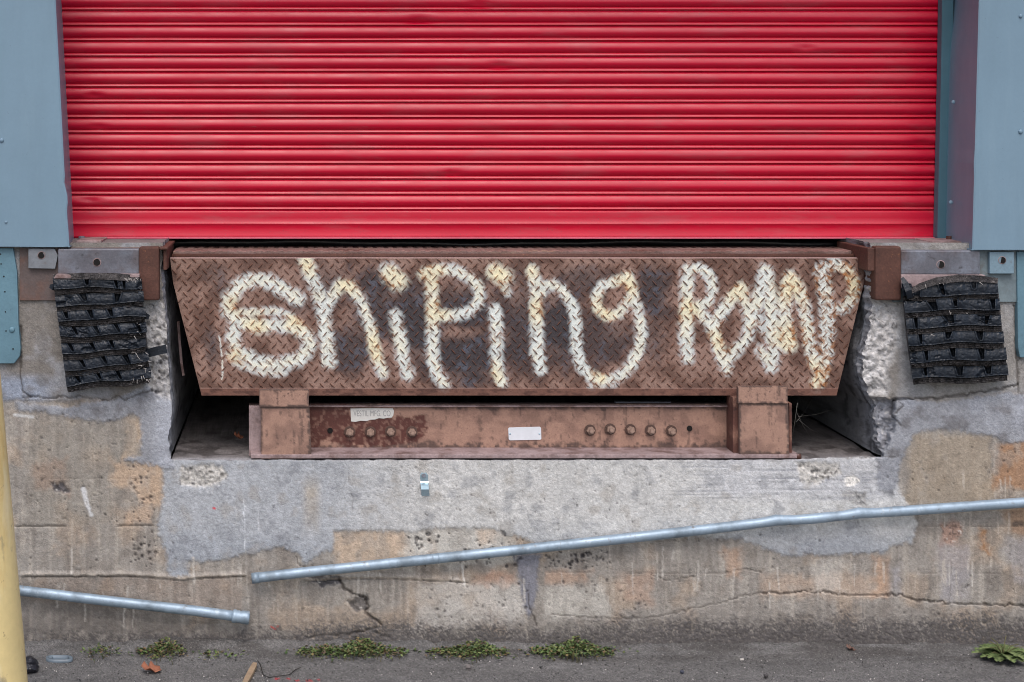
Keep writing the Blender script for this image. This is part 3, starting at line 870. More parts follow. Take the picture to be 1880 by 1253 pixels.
bm = bmesh.new(); px_box(bm, 1593, 456, 1606.4, 498, -.030, .225, .002); bm_obj('inner_leg', bm, m_rust, fb)
bm = bmesh.new(); px_box(bm, 1712, 444, 1772, 451, .06, .2, .002); bm_obj('anchor_plate', bm, m_edge, fb)
for a in (1742, 1752):
    v_, f_ = tube_mesh([PT(a, 448, .15), PT(a, 434 + (a == 1752) * 5, .15)], .008, 8); py_obj('anchor_bolt', v_, f_, m_rust, fb, False)
# rubber seal under the shutter
sl_ = thing('rubber_seal', PT(930, 446, .26), 'black rubber seal tube lying under the bottom edge of the red shutter', 'rubber seal')
pts = [PT(a, 446.5 + 2.0 * math.sin(a * .009) + 1.0 * math.sin(a * .031), .27) for a in np.linspace(190, 1700, 70)]
v_, f_ = tube_mesh(pts, .011, 12)
py_obj('seal_tube', v_, f_, m_black, sl_)

# ------------------------------------------------------------------ spray-painted lettering as a mask in plate pixels
ZK = 480 / 1880
def zp(ox, pts): return [(ox + u * ZK, 440 + v * ZK) for u, v in pts]
ST = [
 (280, 104, 1.0, [(1050, 425), (960, 380), (860, 310), (740, 285), (625, 330), (550, 430), (545, 520), (610, 590), (760, 625), (900, 612), (1030, 625), (1110, 690), (1130, 780), (1060, 860), (900, 900), (740, 880), (615, 800), (575, 700), (590, 655)]),
 (280, 62, .9, [(620, 530), (760, 520), (880, 515), (980, 550), (1060, 610)]),
 (280, 66, .8, [(550, 840), (650, 905), (800, 950), (940, 955)]),
 (280, 9, 1.0, [(480, 690), (490, 760), (500, 850), (505, 960), (498, 1005)]),
 (280, 9, 1.0, [(1212, 640), (1220, 760), (1222, 910)]),
 (280, 100, 1.0, [(1105, 160), (1140, 250), (1180, 360), (1220, 470), (1240, 600), (1255, 740), (1275, 880)]),
 (280, 84, 1.0, [(1240, 520), (1290, 410), (1350, 325), (1420, 335), (1490, 420), (1530, 520), (1570, 640), (1590, 760), (1620, 880), (1660, 965)]),
 (280, 130, 1.0, [(1700, 235), (1765, 300)]),
 (280, 92, 1.0, [(1745, 545), (1770, 650), (1790, 760), (1800, 860), (1835, 965)]),
 (720, 92, 1.0, [(275, 240), (285, 350), (290, 500), (290, 700), (290, 850), (320, 960), (375, 1045)]),
 (720, 84, 1.0, [(225, 245), (330, 218), (430, 218), (540, 262), (620, 345), (628, 440), (560, 520), (450, 548), (300, 548)]),
 (720, 126, 1.0, [(740, 230), (800, 270)]), (720, 60, .7, [(790, 320), (830, 385)]),
 (720, 88, 1.0, [(738, 505), (750, 600), (755, 720), (750, 850), (760, 950), (790, 1030)]),
 (720, 92, 1.0, [(1010, 225), (1030, 330), (1035, 500), (1040, 650), (1040, 800), (1065, 925)]),
 (720, 82, 1.0, [(1040, 410), (1090, 345), (1160, 325), (1230, 370), (1290, 470), (1320, 570), (1325, 700), (1325, 800), (1365, 920), (1440, 995), (1540, 1015), (1640, 985), (1720, 905), (1775, 790), (1795, 680), (1775, 560), (1745, 440), (1715, 330), (1695, 255)]),
 (720, 74, 1.0, [(1690, 270), (1600, 305), (1510, 330), (1462, 420), (1480, 500), (1560, 560), (1640, 530), (1700, 430)]),
 (720, 60, .7, [(1430, 1055), (1600, 1040)]),
 (1160, 92, 1.0, [(405, 215), (398, 350), (395, 500), (390, 650), (395, 780), (402, 850)]),
 (1160, 76, 1.0, [(400, 225), (490, 205), (560, 262), (582, 360), (545, 455), (420, 500)]),
 (1160, 84, 1.0, [(470, 510), (560, 590), (600, 700), (640, 830), (680, 935)]),
 (1160, 88, 1.0, [(790, 350), (705, 430), (645, 520), (600, 600)]),
 (1160, 84, .95, [(790, 370), (830, 480), (850, 600), (825, 720), (755, 800), (680, 860)]),
 (1160, 92, 1.0, [(960, 225), (945, 330), (900, 450), (860, 600)]),
 (1160, 96, 1.0, [(965, 240), (990, 400), (1012, 600), (1015, 780), (1000, 905)]),
 (1160, 88, .85, [(930, 800), (1000, 905)]), (1160, 110, .85, [(1060, 440), (1075, 600), (1080, 760)]), (1160, 80, .7, [(880, 520), (940, 640), (1000, 700)]),
 (1160, 96, 1.0, [(1140, 275), (1105, 420), (1105, 600), (1130, 765)]),
 (1160, 84, 1.0, [(1150, 285), (1210, 380), (1240, 500), (1265, 640), (1290, 800), (1320, 900)]),
 (1160, 96, .95, [(1360, 225), (1385, 350), (1405, 500), (1405, 650), (1400, 800), (1370, 950), (1335, 1050)]),
 (1160, 78, .95, [(1370, 205), (1460, 175), (1550, 212), (1600, 310), (1592, 420), (1530, 490), (1430, 512)]),
]
YELL = [(565, 490, 26), (725, 512, 30), (795, 510, 36), (915, 505, 34), (1115, 575, 36), (1150, 525, 28), (470, 600, 30), (545, 590, 26), (1355, 535, 26), (1455, 530, 36), (1560, 520, 34), (1265, 565, 34), (635, 525, 26), (800, 570, 30), (985, 570, 26), (690, 640, 40), (1490, 690, 30), (1450, 620, 34), (905, 690, 20), (1325, 625, 26), (430, 560, 20), (430, 655, 20), (1105, 690, 20), (975, 500, 16)]
def paint(x, y):
    """returns rgb colour of the sprayed plate at pixel positions"""
    n_a = fbm(x / 7, y / 7, 301, 4); n_b = fbm(x / 34, y / 34, 302, 4); n_c = fbm(x / 2.6, y / 2.6, 303, 3); n_d = fbm(x / 90, y / 60, 304, 3)
    c = np.ones(x.shape + (3,)) * CA(132, 103, 91)
    c = mixc(c, CA(156, 127, 115), sstep(.5, .68, n_b) * .7)
    c = mixc(c, CA(98, 72, 62), sstep(.54, .36, n_b) * .8)
    c = mixc(c, CA(74, 46, 38), sstep(.58, .74, n_c * .6 + n_a * .4) * .75)
    # dark overspray under and between the letters
    dk = np.zeros(x.shape)
    for (cx, cy, rx, ry, s) in ((600, 520, 60, 50, .5), (690, 560, 60, 80, .75), (650, 640, 50, 60, .7), (770, 600, 70, 90, .8), (860, 560, 60, 60, .8), (860, 660, 80, 60, .95), (960, 600, 60, 100, .7), (1030, 600, 50, 90, .85),
                            (1110, 620, 60, 60, .6), (1200, 540, 40, 60, .7), (1070, 510, 60, 30, .6), (390, 640, 20, 40, .6), (545, 560, 30, 30, .5), (400, 510, 30, 30, .3), (1190, 620, 40, 60, .4)):
        dk = np.maximum(dk, s * sstep(1.25, .25, np.hypot((x - cx) / rx, (y - cy) / ry) + .9 * (n_b - .5)))
    c = mixc(c, CA(60, 56, 60), np.clip(dk * 1.25, 0, 1) * .95)
    c = mixc(c, CA(92, 98, 112), dk * sstep(.55, .72, fbm(x / 14, y / 14, 305, 3)) * .7)
    c = mixc(c, CA(52, 34, 30), dk * sstep(.60, .72, n_c) * .7)
    m = np.zeros(x.shape)
    for ox, w_, s, pts in ST:
        w2 = w_ * ZK / 2 * (.94 if ox < 1000 else 1.0)
        pp = zp(ox, pts)
        x0 = min(p[0] for p in pp) - 40; x1 = max(p[0] for p in pp) + 40
        q = (x > x0) & (x < x1)
        if not q.any(): continue
        dd = seg_dist(x[q], y[q], pp)
        if w_ < 20:
            mm = s * sstep(w2 + .8, w2 - .6, dd + 1.2 * (n_a[q] - .5))
        else:
            mm = s * sstep(w2 * 1.62, w2 * .38, dd + w2 * .85 * (n_a[q] - .5) + w2 * .4 * (n_c[q] - .5))
        m[q] = np.maximum(m[q], mm)
    halo = np.zeros(x.shape)
    rustm = sstep(.53, .66, n_c * .55 + n_a * .45 + .10 * sstep(1400, 1520, x) - .02)
    m2 = m * (1 - .85 * rustm * (1 - .35 * sstep(.5, 1, m)))
    yl = np.zeros(x.shape)
    for cx, cy, r in YELL:
        yl = np.maximum(yl, sstep(1.5, .1, np.hypot(x - cx, y - cy) / r + 1.0 * (n_b - .5)))
    core = sstep(.55, .95, m) * (.25 + .75 * sstep(.38, .60, n_b))
    pc = mixc(np.ones(x.shape + (3,)) * CA(216, 224, 224), CA(242, 234, 200), np.clip(core * .6, 0, 1))
    pc = mixc(pc, CA(240, 222, 164), yl * .5)
    pc = mixc(pc, CA(196, 208, 216), sstep(.5, .7, n_b) * .5 * (1 - yl))
    c = c * (1 - m2[..., None]) + pc * m2[..., None]
    ed = m * (1 - m) * 4 * sstep(.5, .66, n_a) + rustm * m * .5
    c = mixc(c, CA(186, 122, 60), np.clip(ed, 0, 1) * (.25 + .5 * yl + .35 * sstep(1420, 1500, x)) * .7)
    return c, m2

# ------------------------------------------------------------------ dock leveller
YP = .050
lev = thing('dock_leveller', PT(950, 726, YP), 'steel dock leveller with a rusty diamond plate lip sprayed with white lettering', 'dock leveller')
rows = np.concatenate([[472.5, 473.6, 475.2], np.arange(477, 711, 2.0), [712, 714.5, 717, 720, 723, 725, 726.5]])
nu = 640
eL = np.interp(rows, [472, 476, 520, 726], [312.5, 312.5, 318, 370])
eR = np.interp(rows, [472, 476, 520, 726], [1592.5, 1592.5, 1586, 1536])
U = np.linspace(0, 1, nu)[None, :]
PXp = eL[:, None] * (1 - U) + eR[:, None] * U
PYp = np.repeat(rows[:, None], nu, 1)
dep = np.interp(rows, [472.5, 473.6, 475.2, 477, 712, 714.5, 717, 726.5], [.062, .052, .0495, .050, .050, .0485, .0485, .0485])[:, None] + .0015 * (fbm(PXp / 220, PYp / 160, 321, 3) - .5)
pc, pmask = paint(PXp, PYp)
lowm = sstep(711, 714, PYp)
pc = mixc(pc, CA(112, 76, 64), lowm * .9)
pc = mixc(pc, CA(70, 44, 38), lowm * sstep(.5, .65, fbm(PXp / 14, PYp / 5, 322, 3)) * .7)
topm = sstep(475.5, 473.5, PYp)
pc = mixc(pc, CA(150, 128, 124), topm)
front = PTA(PXp, PYp, dep)
nr = len(rows)
ring = np.concatenate([np.arange(nu), (np.arange(1, nr - 1)) * nu + nu - 1, (nr - 1) * nu + np.arange(nu)[::-1], np.arange(1, nr - 1)[::-1] * nu])
back = front.reshape(-1, 3)[ring].copy(); back[:, 1] = .066
vv = np.concatenate([front.reshape(-1, 3), back]); n0 = nr * nu; nb = len(ring)
ff = grid_faces(nr, nu).tolist()
for k in range(nb):
    k2 = (k + 1) % nb
    ff.append([int(ring[k]), int(ring[k2]), n0 + k2, n0 + k])
ff.append([n0 + k for k in range(nb)])
cc = np.concatenate([pc.reshape(-1, 3), np.ones((nb, 3)) * CA(96, 66, 58)])
lip = np_obj('lip_plate', vv, ff, m_plate, lev, cc, False)
# raised diamond lugs (one relief, nearly two thousand of them)
LX, LY = 18.75, 20.9
lv, lf, lcx = [], [], []
j = 0
y = 478.5
stn = np.array([-1, -.62, 0, .62, 1.0])
wid = np.array([0, .72, 1.0, .72, 0])
hgt = np.array([0, .8, 1.0, .8, 0])
while y < 711:
    a, b_ = np.interp(y, [472, 476, 520, 726], [312.5, 312.5, 318, 370]) + 5, np.interp(y, [472, 476, 520, 726], [1592.5, 1592.5, 1586, 1536]) - 5
    x = 300 + (LX / 2 if j % 2 else 0) + (j // 2) * .9
    sgn = 1 if j % 2 == 0 else -1
    while x < b_ + 6:
        if x > a - 2:
            ang = math.radians(49 + rng.uniform(-3, 3)) * sgn
            ln = 7.9 * rng.uniform(.93, 1.07); w_ = (2.35 - .5 * float(vnoise(np.array([x / 40]), np.array([y / 40]), 341)[0])) * rng.uniform(.85, 1.15)
            ca, sa = math.cos(ang), math.sin(ang)
            b0 = len(lv)
            for s_, ww, hh in zip(stn, wid, hgt):
                for q, hq in ((-1, 0), (-.2, 1.0), (.25, .95), (1, 0)):
                    u, v = s_ * ln, q * ww * w_
                    ppx, ppy = x + u * ca - v * sa, y + u * sa + v * ca
                    ppx = min(max(ppx, a - 4), b_ + 4); ppy = min(max(ppy, 476.5), 711)
                    lv.append((ppx, ppy, YP + .0012 - (.0056 * hh * hq if hq else 0)))
                    lcx.append((hq > 0, s_))
            for s_ in range(4):
                for q in range(3):
                    lf.append((b0 + s_ * 4 + q, b0 + s_ * 4 + q + 1, b0 + s_ * 4 + q + 5, b0 + s_ * 4 + q + 4))
        x += LX
    y += LY / 2; j += 1
la = np.array(lv)
lv3 = PTA(la[:, 0], la[:, 1], la[:, 2])
lc, lmk = paint(la[:, 0], la[:, 1])
top = np.array([c_[0] for c_ in lcx], float)
kl = fbm(la[:, 0] / 9, la[:, 1] / 9, 331, 3)
wear = np.clip(top * (.95 - .35 * sstep(.5, .7, kl)), 0, 1)
rustc = mixc(np.ones((len(la), 3)) * CA(112, 76, 62), CA(150, 84, 44), lmk * sstep(.4, .6, kl))
rustc = mixc(rustc, CA(84, 54, 46), sstep(.5, .3, kl) * .6)
lc = lc * (1 - wear[:, None]) + rustc * wear[:, None]
lug = np_obj('diamond_relief', lv3, np.array(lf), m_lug, lip, lc, False)
tag(lug, kind='stuff')
# deck behind the lip, with an uneven tread edge
dx = np.linspace(0, 1, 500)
za = ZC + (VY - 461.5) * (D + .10) / D * S
dxs = PT(318, 0, .10)[0] * (1 - dx) + PT(1586, 0, .10)[0] * dx
bump_ = .0016 * (np.abs((dx * 1270 / 18.75) % 1 - .5) < .28)
prof_d = [(1.27, 0, 1), (.30, 0, 1), (.106, 0, 1), (.100, -.002, 1), (.100, -.007, 0), (.104, -.0085, 0), (.104, -.012, 0), (.098, -.0125, 0), (.098, -.0150, 0), (.2, -.0150, 0)]
vv = np.array([[(x_, y_, za + z_ + b__ * t_) for x_, b__ in zip(dxs, bump_)] for y_, z_, t_ in prof_d])
m_deck = material('deck_plate', C(132, 106, 100), .6, var=((30, .2), (160, .2)), bump=((160, .001),), spots=((C(84, 58, 48), 12, .56, .1, .8, (.5, 1, 3)), (C(160, 132, 100), 10, .64, .06, .5, (.4, 1, 4))))
np_obj('deck', vv, grid_faces(len(prof_d), 500), m_deck, lev, None, False)
v_, f_ = tube_mesh([PT(316, 471, .082), PT(1588, 471, .082)], .0075, 10)
py_obj('hinge_rod', v_, f_, m_rust, lev)
bm = bmesh.new(); px_box(bm, 500, 740, 512, 800, .4, .5); px_box(bm, 330, 485, 1570, 500, .2, .28); bm_obj('under_frame', bm, m_rust, lev)

def bilin(q, u, v):
    (ax, ay), (bx, by), (cx, cy), (dx_, dy_) = q           # TL TR BR BL
    return (ax * (1 - u) + bx * u) * (1 - v) + (dx_ * (1 - u) + cx * u) * v, (ay * (1 - u) + by * u) * (1 - v) + (dy_ * (1 - u) + cy * u) * v

# ------------------------------------------------------------------ support beam with cradles, bolts, plates
bmn = thing('support_beam', PT(960, 846, .03), 'brown steel support beam bolted up below the sprayed leveller lip', 'steel beam')
YW = .092
zb = Z_FLOOR + .006
m_primer_g = material('grimy_primer', None, .62, spec=.35, var=((60, .1), (300, .14)), bump=((180, .0006),), spots=((C(58, 44, 42), 130, .65, .04, .7),))
def primer_panel(name, pts, y0, y1, seed, rust=(), grime_edge=12, step=2.4):
    """flat plate with its own dirt and worn paint; pts = TL TR BR BL"""
    w_ = max(pts[1][0] - pts[0][0], 4); h_ = max(pts[3][1] - pts[0][1], 4)
    nu_, nv_ = int(w_ / step) + 2, int(h_ / step) + 2
    U_, V_ = np.meshgrid(np.linspace(0, 1, nu_), np.linspace(0, 1, nv_))
    x_, y_ = bilin(pts, U_, V_)
    a = fbm(x_ / 30, y_ / 22, seed, 4); b_ = fbm(x_ / 5, y_ / 5, seed + 3, 4); st = fbm(x_ / 5, y_ / 40, seed + 6, 3)
    c_ = np.ones(x_.shape + (3,)) * CA(164, 130, 114)
    c_ = mixc(c_, CA(138, 108, 96), sstep(.42, .65, a) * .85)
    ed = np.maximum.reduce([sstep(grime_edge * 1.6, 0, (V_ * h_) ), sstep(grime_edge * 2.6, 0, (1 - V_) * h_), sstep(grime_edge * 2.2, 0, (1 - U_) * w_), sstep(grime_edge * 1.2, 0, U_ * w_)])
    c_ = mixc(c_, CA(92, 74, 68), np.clip(sstep(.62, .80, b_ * .5 + a * .35 + ed * .42), 0, 1) * .95)
    c_ = mixc(c_, CA(80, 64, 60), sstep(.60, .72, st * .6 + b_ * .4) * .6)
    for poly in rust:
        m_ = sstep(-3, 3, poly_sd(x_, y_, poly) + 16 * (b_ - .5) + 8 * (a - .5))
        c_ = mixc(c_, CA(92, 56, 50), m_ * 1.0 * (.55 + .45 * sstep(.35, .5, b_)))
    fr_ = PTA(x_, y_, y0 + .0006 * (a - .5))
    ring = np.concatenate([np.arange(nu_), np.arange(1, nv_) * nu_ + nu_ - 1, (nv_ - 1) * nu_ + np.arange(nu_ - 1)[::-1], np.arange(1, nv_ - 1)[::-1] * nu_])
    bk = fr_.reshape(-1, 3)[ring].copy(); bk[:, 1] = y1; L_ = len(ring); n0 = nu_ * nv_
    ff = grid_faces(nv_, nu_).tolist() + [[int(ring[k]), int(ring[(k + 1) % L_]), n0 + (k + 1) % L_, n0 + k] for k in range(L_)] + [[n0 + k for k in range(L_)]]
    return np_obj(name, np.concatenate([fr_.reshape(-1, 3), bk]), ff, m_primer_g, bmn, np.concatenate([c_.reshape(-1, 3), np.ones((L_, 3)) * CA(120, 96, 88)]), False)
primer_panel('web', [(457, 742), (1452, 742), (1452, 828), (457, 828)], YW, YW + .012, 501, rust=([(586, 776), (640, 768), (700, 768), (775, 764), (786, 790), (770, 808), (700, 820), (640, 818), (590, 808)], [(560, 740), (640, 740), (640, 775), (575, 828), (560, 828)]))
bm = bmesh.new()
x0 = PT(460, 0, .0)[0]; x1 = PT(1468, 0, .0)[0]
add_box(bm, (x0, -.002, zb), (x1, YW + .012, zb + .011), .002)
bm_obj('flange', bm, m_edge, bmn)
bm = bmesh.new(); px_box(bm, 457, 745, 1452, 748, YW - .012, YW + .035, .001); bm_obj('top_edge', bm, m_edge, bmn)
bm = bmesh.new(); px_box(bm, 634, 741, 688, 746, YW + .03, YW + .05, .001); px_box(bm, 1130, 738, 1232, 744, YW + .03, YW + .05, .001); bm_obj('shim', bm, m_steel, bmn)
# fillet at the flange root
def side_plates(a, b_, parent):
    bm = bmesh.new(); px_box(bm, a, 731, b_, 832, .02, YW - .001, .001); return bm_obj('gusset', bm, m_primer_rust, parent)
def cradle(a, b_, t0, t1, t2, tw=(0, 0)):
    primer_panel('cradle_plate', [(a, t1 + .6), (b_, t1 + .6), (b_ + tw[1], t2), (a + tw[0], t2)], 0.0, .012, 520 + a, (), 5)
    primer_panel('cap_plate', [(a - 2, t0), (b_ - 1, t0), (b_ - 1, t1), (a - 2, t1)], -.004, .012, 530 + a, (), 3)
    bm = bmesh.new()
    px_box(bm, a + 2, t1 + 2, b_ - 2, t2 - 2, .013, YW - .002, .0)
    bm_obj('cradle_body', bm, m_primer_rust, bmn)
cradle(478, 568, 716, 747, 843, (2, 4))
cradle(1357, 1447, 710, 741, 836, (1, 2))
bm = bmesh.new(); px_box(bm, 457, 746, 479, 838, .03, .04, .001); bm_obj('end_plate', bm, m_edge, bmn)
bm = bmesh.new(); px_box(bm, 1449, 741, 1454, 836, .02, .05, .001); px_box(bm, 1346, 730, 1357, 832, .02, .09, .001); bm_obj('gusset', bm, m_primer_rust, bmn)
v_, f_ = tube_mesh([PT(1462, 838.5, .004), PT(1470, 838.5, .004)], .008, 10); py_obj('pin', v_, f_, m_rust, bmn)
# bolts (shared mesh, copied)
def bolt_mesh():
    bm = bmesh.new()
    R90 = Matrix.Rotation(math.radians(90), 4, 'X')
    def cyl(r, y0, y1, seg, bev=.001):
        q = bmesh.ops.create_cone(bm, cap_ends=True, segments=seg, radius1=r, radius2=r, depth=y1 - y0, matrix=Matrix.Translation((0, (y0 + y1) / 2, 0)) @ R90)
        es = [e for e in {e for v in q['verts'] for e in v.link_edges} if abs(e.verts[0].co.y - e.verts[1].co.y) < 1e-6]
        bmesh.ops.bevel(bm, geom=es, offset=bev, segments=2, affect='EDGES')
    cyl(.0158, -.004, 0, 22, .0010)
    for f in bm.faces: f.material_index = 1
    nw = len(bm.faces)
    cyl(.0112, -.017, -.0041, 6, .0016)
    cyl(.0062, -.027, -.0171, 14, .001)
    me = bpy.data.meshes.new('bolt'); bmesh.ops.recalc_face_normals(bm, faces=bm.faces[:]); bm.to_mesh(me); bm.free()
    return me
m_washer = material('washer_steel', C(88, 66, 58), .6, var=((60, .25),), bump=((200, .0006),))
m_bolt = material('bolt_steel', C(156, 130, 116), .55, var=((60, .25),), bump=((200, .0006),), spots=((C(80, 56, 48), 90, .58, .06, .7),))
bme = bolt_mesh(); bme.materials.append(m_bolt); bme.materials.append(m_washer)
for p_ in bme.polygons:
    if max(v_y for v_y in (bme.vertices[i_].co.y for i_ in p_.vertices)) > -.0045 and p_.center.y > -.0045: p_.material_index = 1
    else: p_.material_index = 0
for k, (a, b_) in enumerate([(642, 793), (680, 793), (717, 792), (756, 793), (1083, 790), (1120, 788), (1157, 789), (1194, 790), (1232, 791)]):
    o = bpy.data.objects.new('bolt', bme); COL.objects.link(o); o.parent = bmn
    o.location = Vector(PT(a, b_, YW - .0014)) - bmn.location
    o.rotation_euler = (math.radians(random.uniform(-3, 3)), random.uniform(0, 1), 0)
for a, b_ in ((606, 791), (1266, 787)):
    v_, f_ = tube_mesh([PT(a, b_, YW - .0022), PT(a, b_, YW + .004)], 5.2 * S, 14)
    py_obj('bolt_hole', v_, f_, m_hole, bmn, False)
bm = bmesh.new(); prism(bm, [(935, 785.5), (991, 784), (993.5, 786), (994, 806), (992, 808), (936, 809), (934, 807), (933, 787)], YW - .0025, YW, .0006); npl = bm_obj('name_plate', bm, m_white, bmn)
for a in (936.5, 990.5):
    bm = bmesh.new(); bmesh.ops.create_uvsphere(bm, u_segments=10, v_segments=6, radius=.0028, matrix=Matrix.Translation(PT(a, 797, YW - .0025)) @ Matrix.Diagonal((1, .6, 1, 1))); bm_obj('rivet', bm, m_zinc, npl, True)
bm = bmesh.new()
prism(bm, [(643.5, 750.5), (680, 749.5), (716, 750), (721, 749.5), (723.5, 755), (722, 763), (719, 767), (712, 767.5), (704, 769), (696, 768), (689, 770.5), (680, 771), (673, 773.5), (662, 773), (652, 775), (644.5, 774)], YW - .0022, YW - .0004)
stk = bm_obj('sticker', bm, m_stick, bmn)
def text_obj(body, px, py, y, hpx, mat, parent, xs_=1.0):
    cu = bpy.data.curves.new('lettering', 'FONT'); cu.body = body; cu.size = hpx * S * 1.42; cu.extrude = .0001
    o = bpy.data.objects.new('lettering_source', cu); COL.objects.link(o)
    dg = bpy.context.evaluated_depsgraph_get()
    me = bpy.data.meshes.new_from_object(o.evaluated_get(dg))
    COL.objects.unlink(o); bpy.data.objects.remove(o)
    p = PT(px, py, y)
    me.transform(Matrix.Translation(p) @ Matrix.Rotation(math.radians(90), 4, 'X') @ Matrix.Diagonal((xs_, 1, 1, 1)))
    me.materials.clear()
    return link('lettering', me, mat, parent)
text_obj('VESTIL MFG. CO', 649, 764.5, YW - .0026, 11, m_ink, stk, .62)
# bird dropping on the deck edge
bd = thing('bird_dropping', PT(1165, 469, .07), 'small white bird dropping on the top edge of the leveller', 'bird dropping')
bm = bmesh.new()
for k in range(12):
    a = 1155 + k * 1.8 + random.uniform(-1, 1); r_ = random.uniform(.002, .0045)
    bmesh.ops.create_icosphere(bm, subdivisions=1, radius=r_, matrix=Matrix.Translation(PT(a, 469.5 + random.uniform(-2.5, 1.5), .088)) @ Matrix.Diagonal((1.3, 1, .7, 1)))
bm_obj('dropping', bm, m_drop, bd, True)

# ------------------------------------------------------------------ tyre-tread bumper pads
def tyre_pad(quad, nrow, label, seed, layout, curl=None, flip=1, fray_side=1):
    cx, cy = bilin(quad, .5, 1)
    t_ = thing('dock_bumper', PT(cx, cy, -.02), label, 'dock bumper')
    r_ = random.Random(seed)
    # backing
    nu_, nv_ = 40, 40
    Ug, Vg = np.meshgrid(np.linspace(0.01, .99, nu_), np.linspace(.02, .985, nv_))
    bx, by = bilin(quad, Ug, Vg)
    bv = PTA(bx, by, -.022 - .012 * np.sin(Vg * 3.1) + 0 * bx)
    ring = np.concatenate([np.arange(nu_), np.arange(1, nv_) * nu_ + nu_ - 1, (nv_ - 1) * nu_ + np.arange(nu_ - 1)[::-1], np.arange(1, nv_ - 1)[::-1] * nu_])
    bk = bv.reshape(-1, 3)[ring].copy(); bk[:, 1] = -.014
    vv = np.concatenate([bv.reshape(-1, 3), bk]); n0 = nu_ * nv_
    ff = grid_faces(nv_, nu_).tolist() + [[int(ring[k]), int(ring[(k + 1) % len(ring)]), n0 + (k + 1) % len(ring), n0 + k] for k in range(len(ring))]
    np_obj('backing_sheet', vv, ff, m_fray, t_)
    for r in range(nrow):
        v0, v1 = r / nrow, (r + 1) / nrow
        vm = v0 + (v1 - v0) * r_.uniform(.70, .80)
        ph = r_.uniform(0, 6)
        def wav(u): return .010 * np.sin(u * 4 + ph) + .007 * np.sin(u * 9 + ph * 2)
        proj = -.046 - .012 * math.sin((v0 + .07) * 3.1) - r_.uniform(0, .005)
        ue = 1.0 + r_.uniform(-.015, .025)
        # rubber face of the row, with tread notches pressed in from its upper edge
        un, vn = 170, 22
        Ug, Vg = np.meshgrid(np.linspace(-.004, ue, un), np.linspace(0, 1, vn))
        vpos = v0 + (vm - v0) * Vg + wav(Ug)
        lowr = fbm(Ug * 9, Vg * .6 + r * 3, seed + 40, 4) - .5
        d_ = proj * (.93 + .10 * np.sin(Vg * 2.6 + .3)) - .004 * Vg ** 2 + .007 * lowr + .003 * (fbm(Ug * 40, Vg * 5 + r, seed + 41, 3) - .5)
        d_ = d_ - .0035 * sstep(.90, .97, Vg) - .003 * sstep(.10, .03, Vg)
        for (cu_, wu_, dv_, sk) in layout[r % len(layout)]:
            half = .75 * wu_ * (1 - .55 * np.clip(Vg / max(dv_, .05), 0, 1))
            dist_ = half - abs(Ug - cu_ - sk * Vg)
            inn = sstep(-.008, .008, dist_) * sstep(dv_ + .06, dv_ - .06, Vg)
            rim = sstep(-.030, -.008, dist_) * sstep(dv_ + .16, dv_ + .04, Vg) * (1 - inn)
            d_ = d_ + .024 * inn - .0035 * rim
        torn = sstep(.62, .80, fbm(Ug * 7, Vg * 1.5 + r * 11, seed + 43, 4) + .06 * sstep(.7, 1, Ug if fray_side > 0 else 1 - Ug))
        d_ = d_ + .007 * torn + .006 * torn * (fbm(Ug * 70, Vg * 12, seed + 44, 2) - .5)
        d_ = np.where((Vg <= 0) | (Vg >= 1), np.minimum(d_ + .022, -.016), d_)
        x_, y_ = bilin(quad, Ug, vpos + .006 * (fbm(Ug * 22, Vg * 0 + r, seed + 45, 3) - .5))
        o = np_obj('rubber_layer', PTA(x_, y_, d_), grid_faces(vn, un), m_rub, t_)
        # frayed cord strip between this row and the next
        un, vn = 200, 12
        Ug, Vg = np.meshgrid(np.linspace(.0, min(ue, 1) - .012 + r_.uniform(-.01, .01), un), np.linspace(0, 1, vn))
        rag = fbm(Ug * 34, Vg * 2.6 + r * 9, seed + r, 4, .6) - .5
        side = sstep(.72, 1.0, Ug if fray_side > 0 else 1 - Ug)
        vpos = (vm - .012) + (v1 + .010 - vm + .012) * Vg + wav(Ug)
        x_, y_ = bilin(quad, Ug, vpos + rag * .014 * (1 + side) * (Vg > .3))
        ridge = np.interp(Vg, [0, .2, .34, .5, .62, .78, .9, 1], [.3, .75, 1.05, .6, 1.1, .7, 1.15, .2])
        dep_ = proj * (.52 + .44 * ridge) + rag * .020 * (1 + 1.0 * side) - .005 * side
        np_obj('frayed_strip', PTA(x_, y_, dep_), grid_faces(vn, un), m_fray, o)
    # torn cord ends
    bm = bmesh.new()
    for k in range(44 if fray_side > 0 else 14):
        u = r_.uniform(.80, 1.0) if fray_side > 0 else r_.uniform(.1, .95)
        rr_ = r_.choice([0, 0, nrow - 1, nrow - 1, 3, 5]) if fray_side > 0 else r_.choice([0, 0, 1, 3])
        v = (rr_ + r_.uniform(.0, .12 if rr_ == 0 else .9)) / nrow
        x_, y_ = bilin(quad, u, v)
        p = Vector(PT(x_, y_, -.058 - r_.uniform(0, .01)))
        q = p + Vector((r_.uniform(-.008, .012), r_.uniform(-.006, 0), r_.uniform(-.012, .003)))
        e_ = Vector((.0007, 0, .0007))
        bm.faces.new([bm.verts.new(p - e_), bm.verts.new(p + e_), bm.verts.new(q + e_ * .4), bm.verts.new(q - e_ * .4)])
    tag(bm_obj('torn_cords', bm, m_fibre, t_), kind='stuff')
    return t_
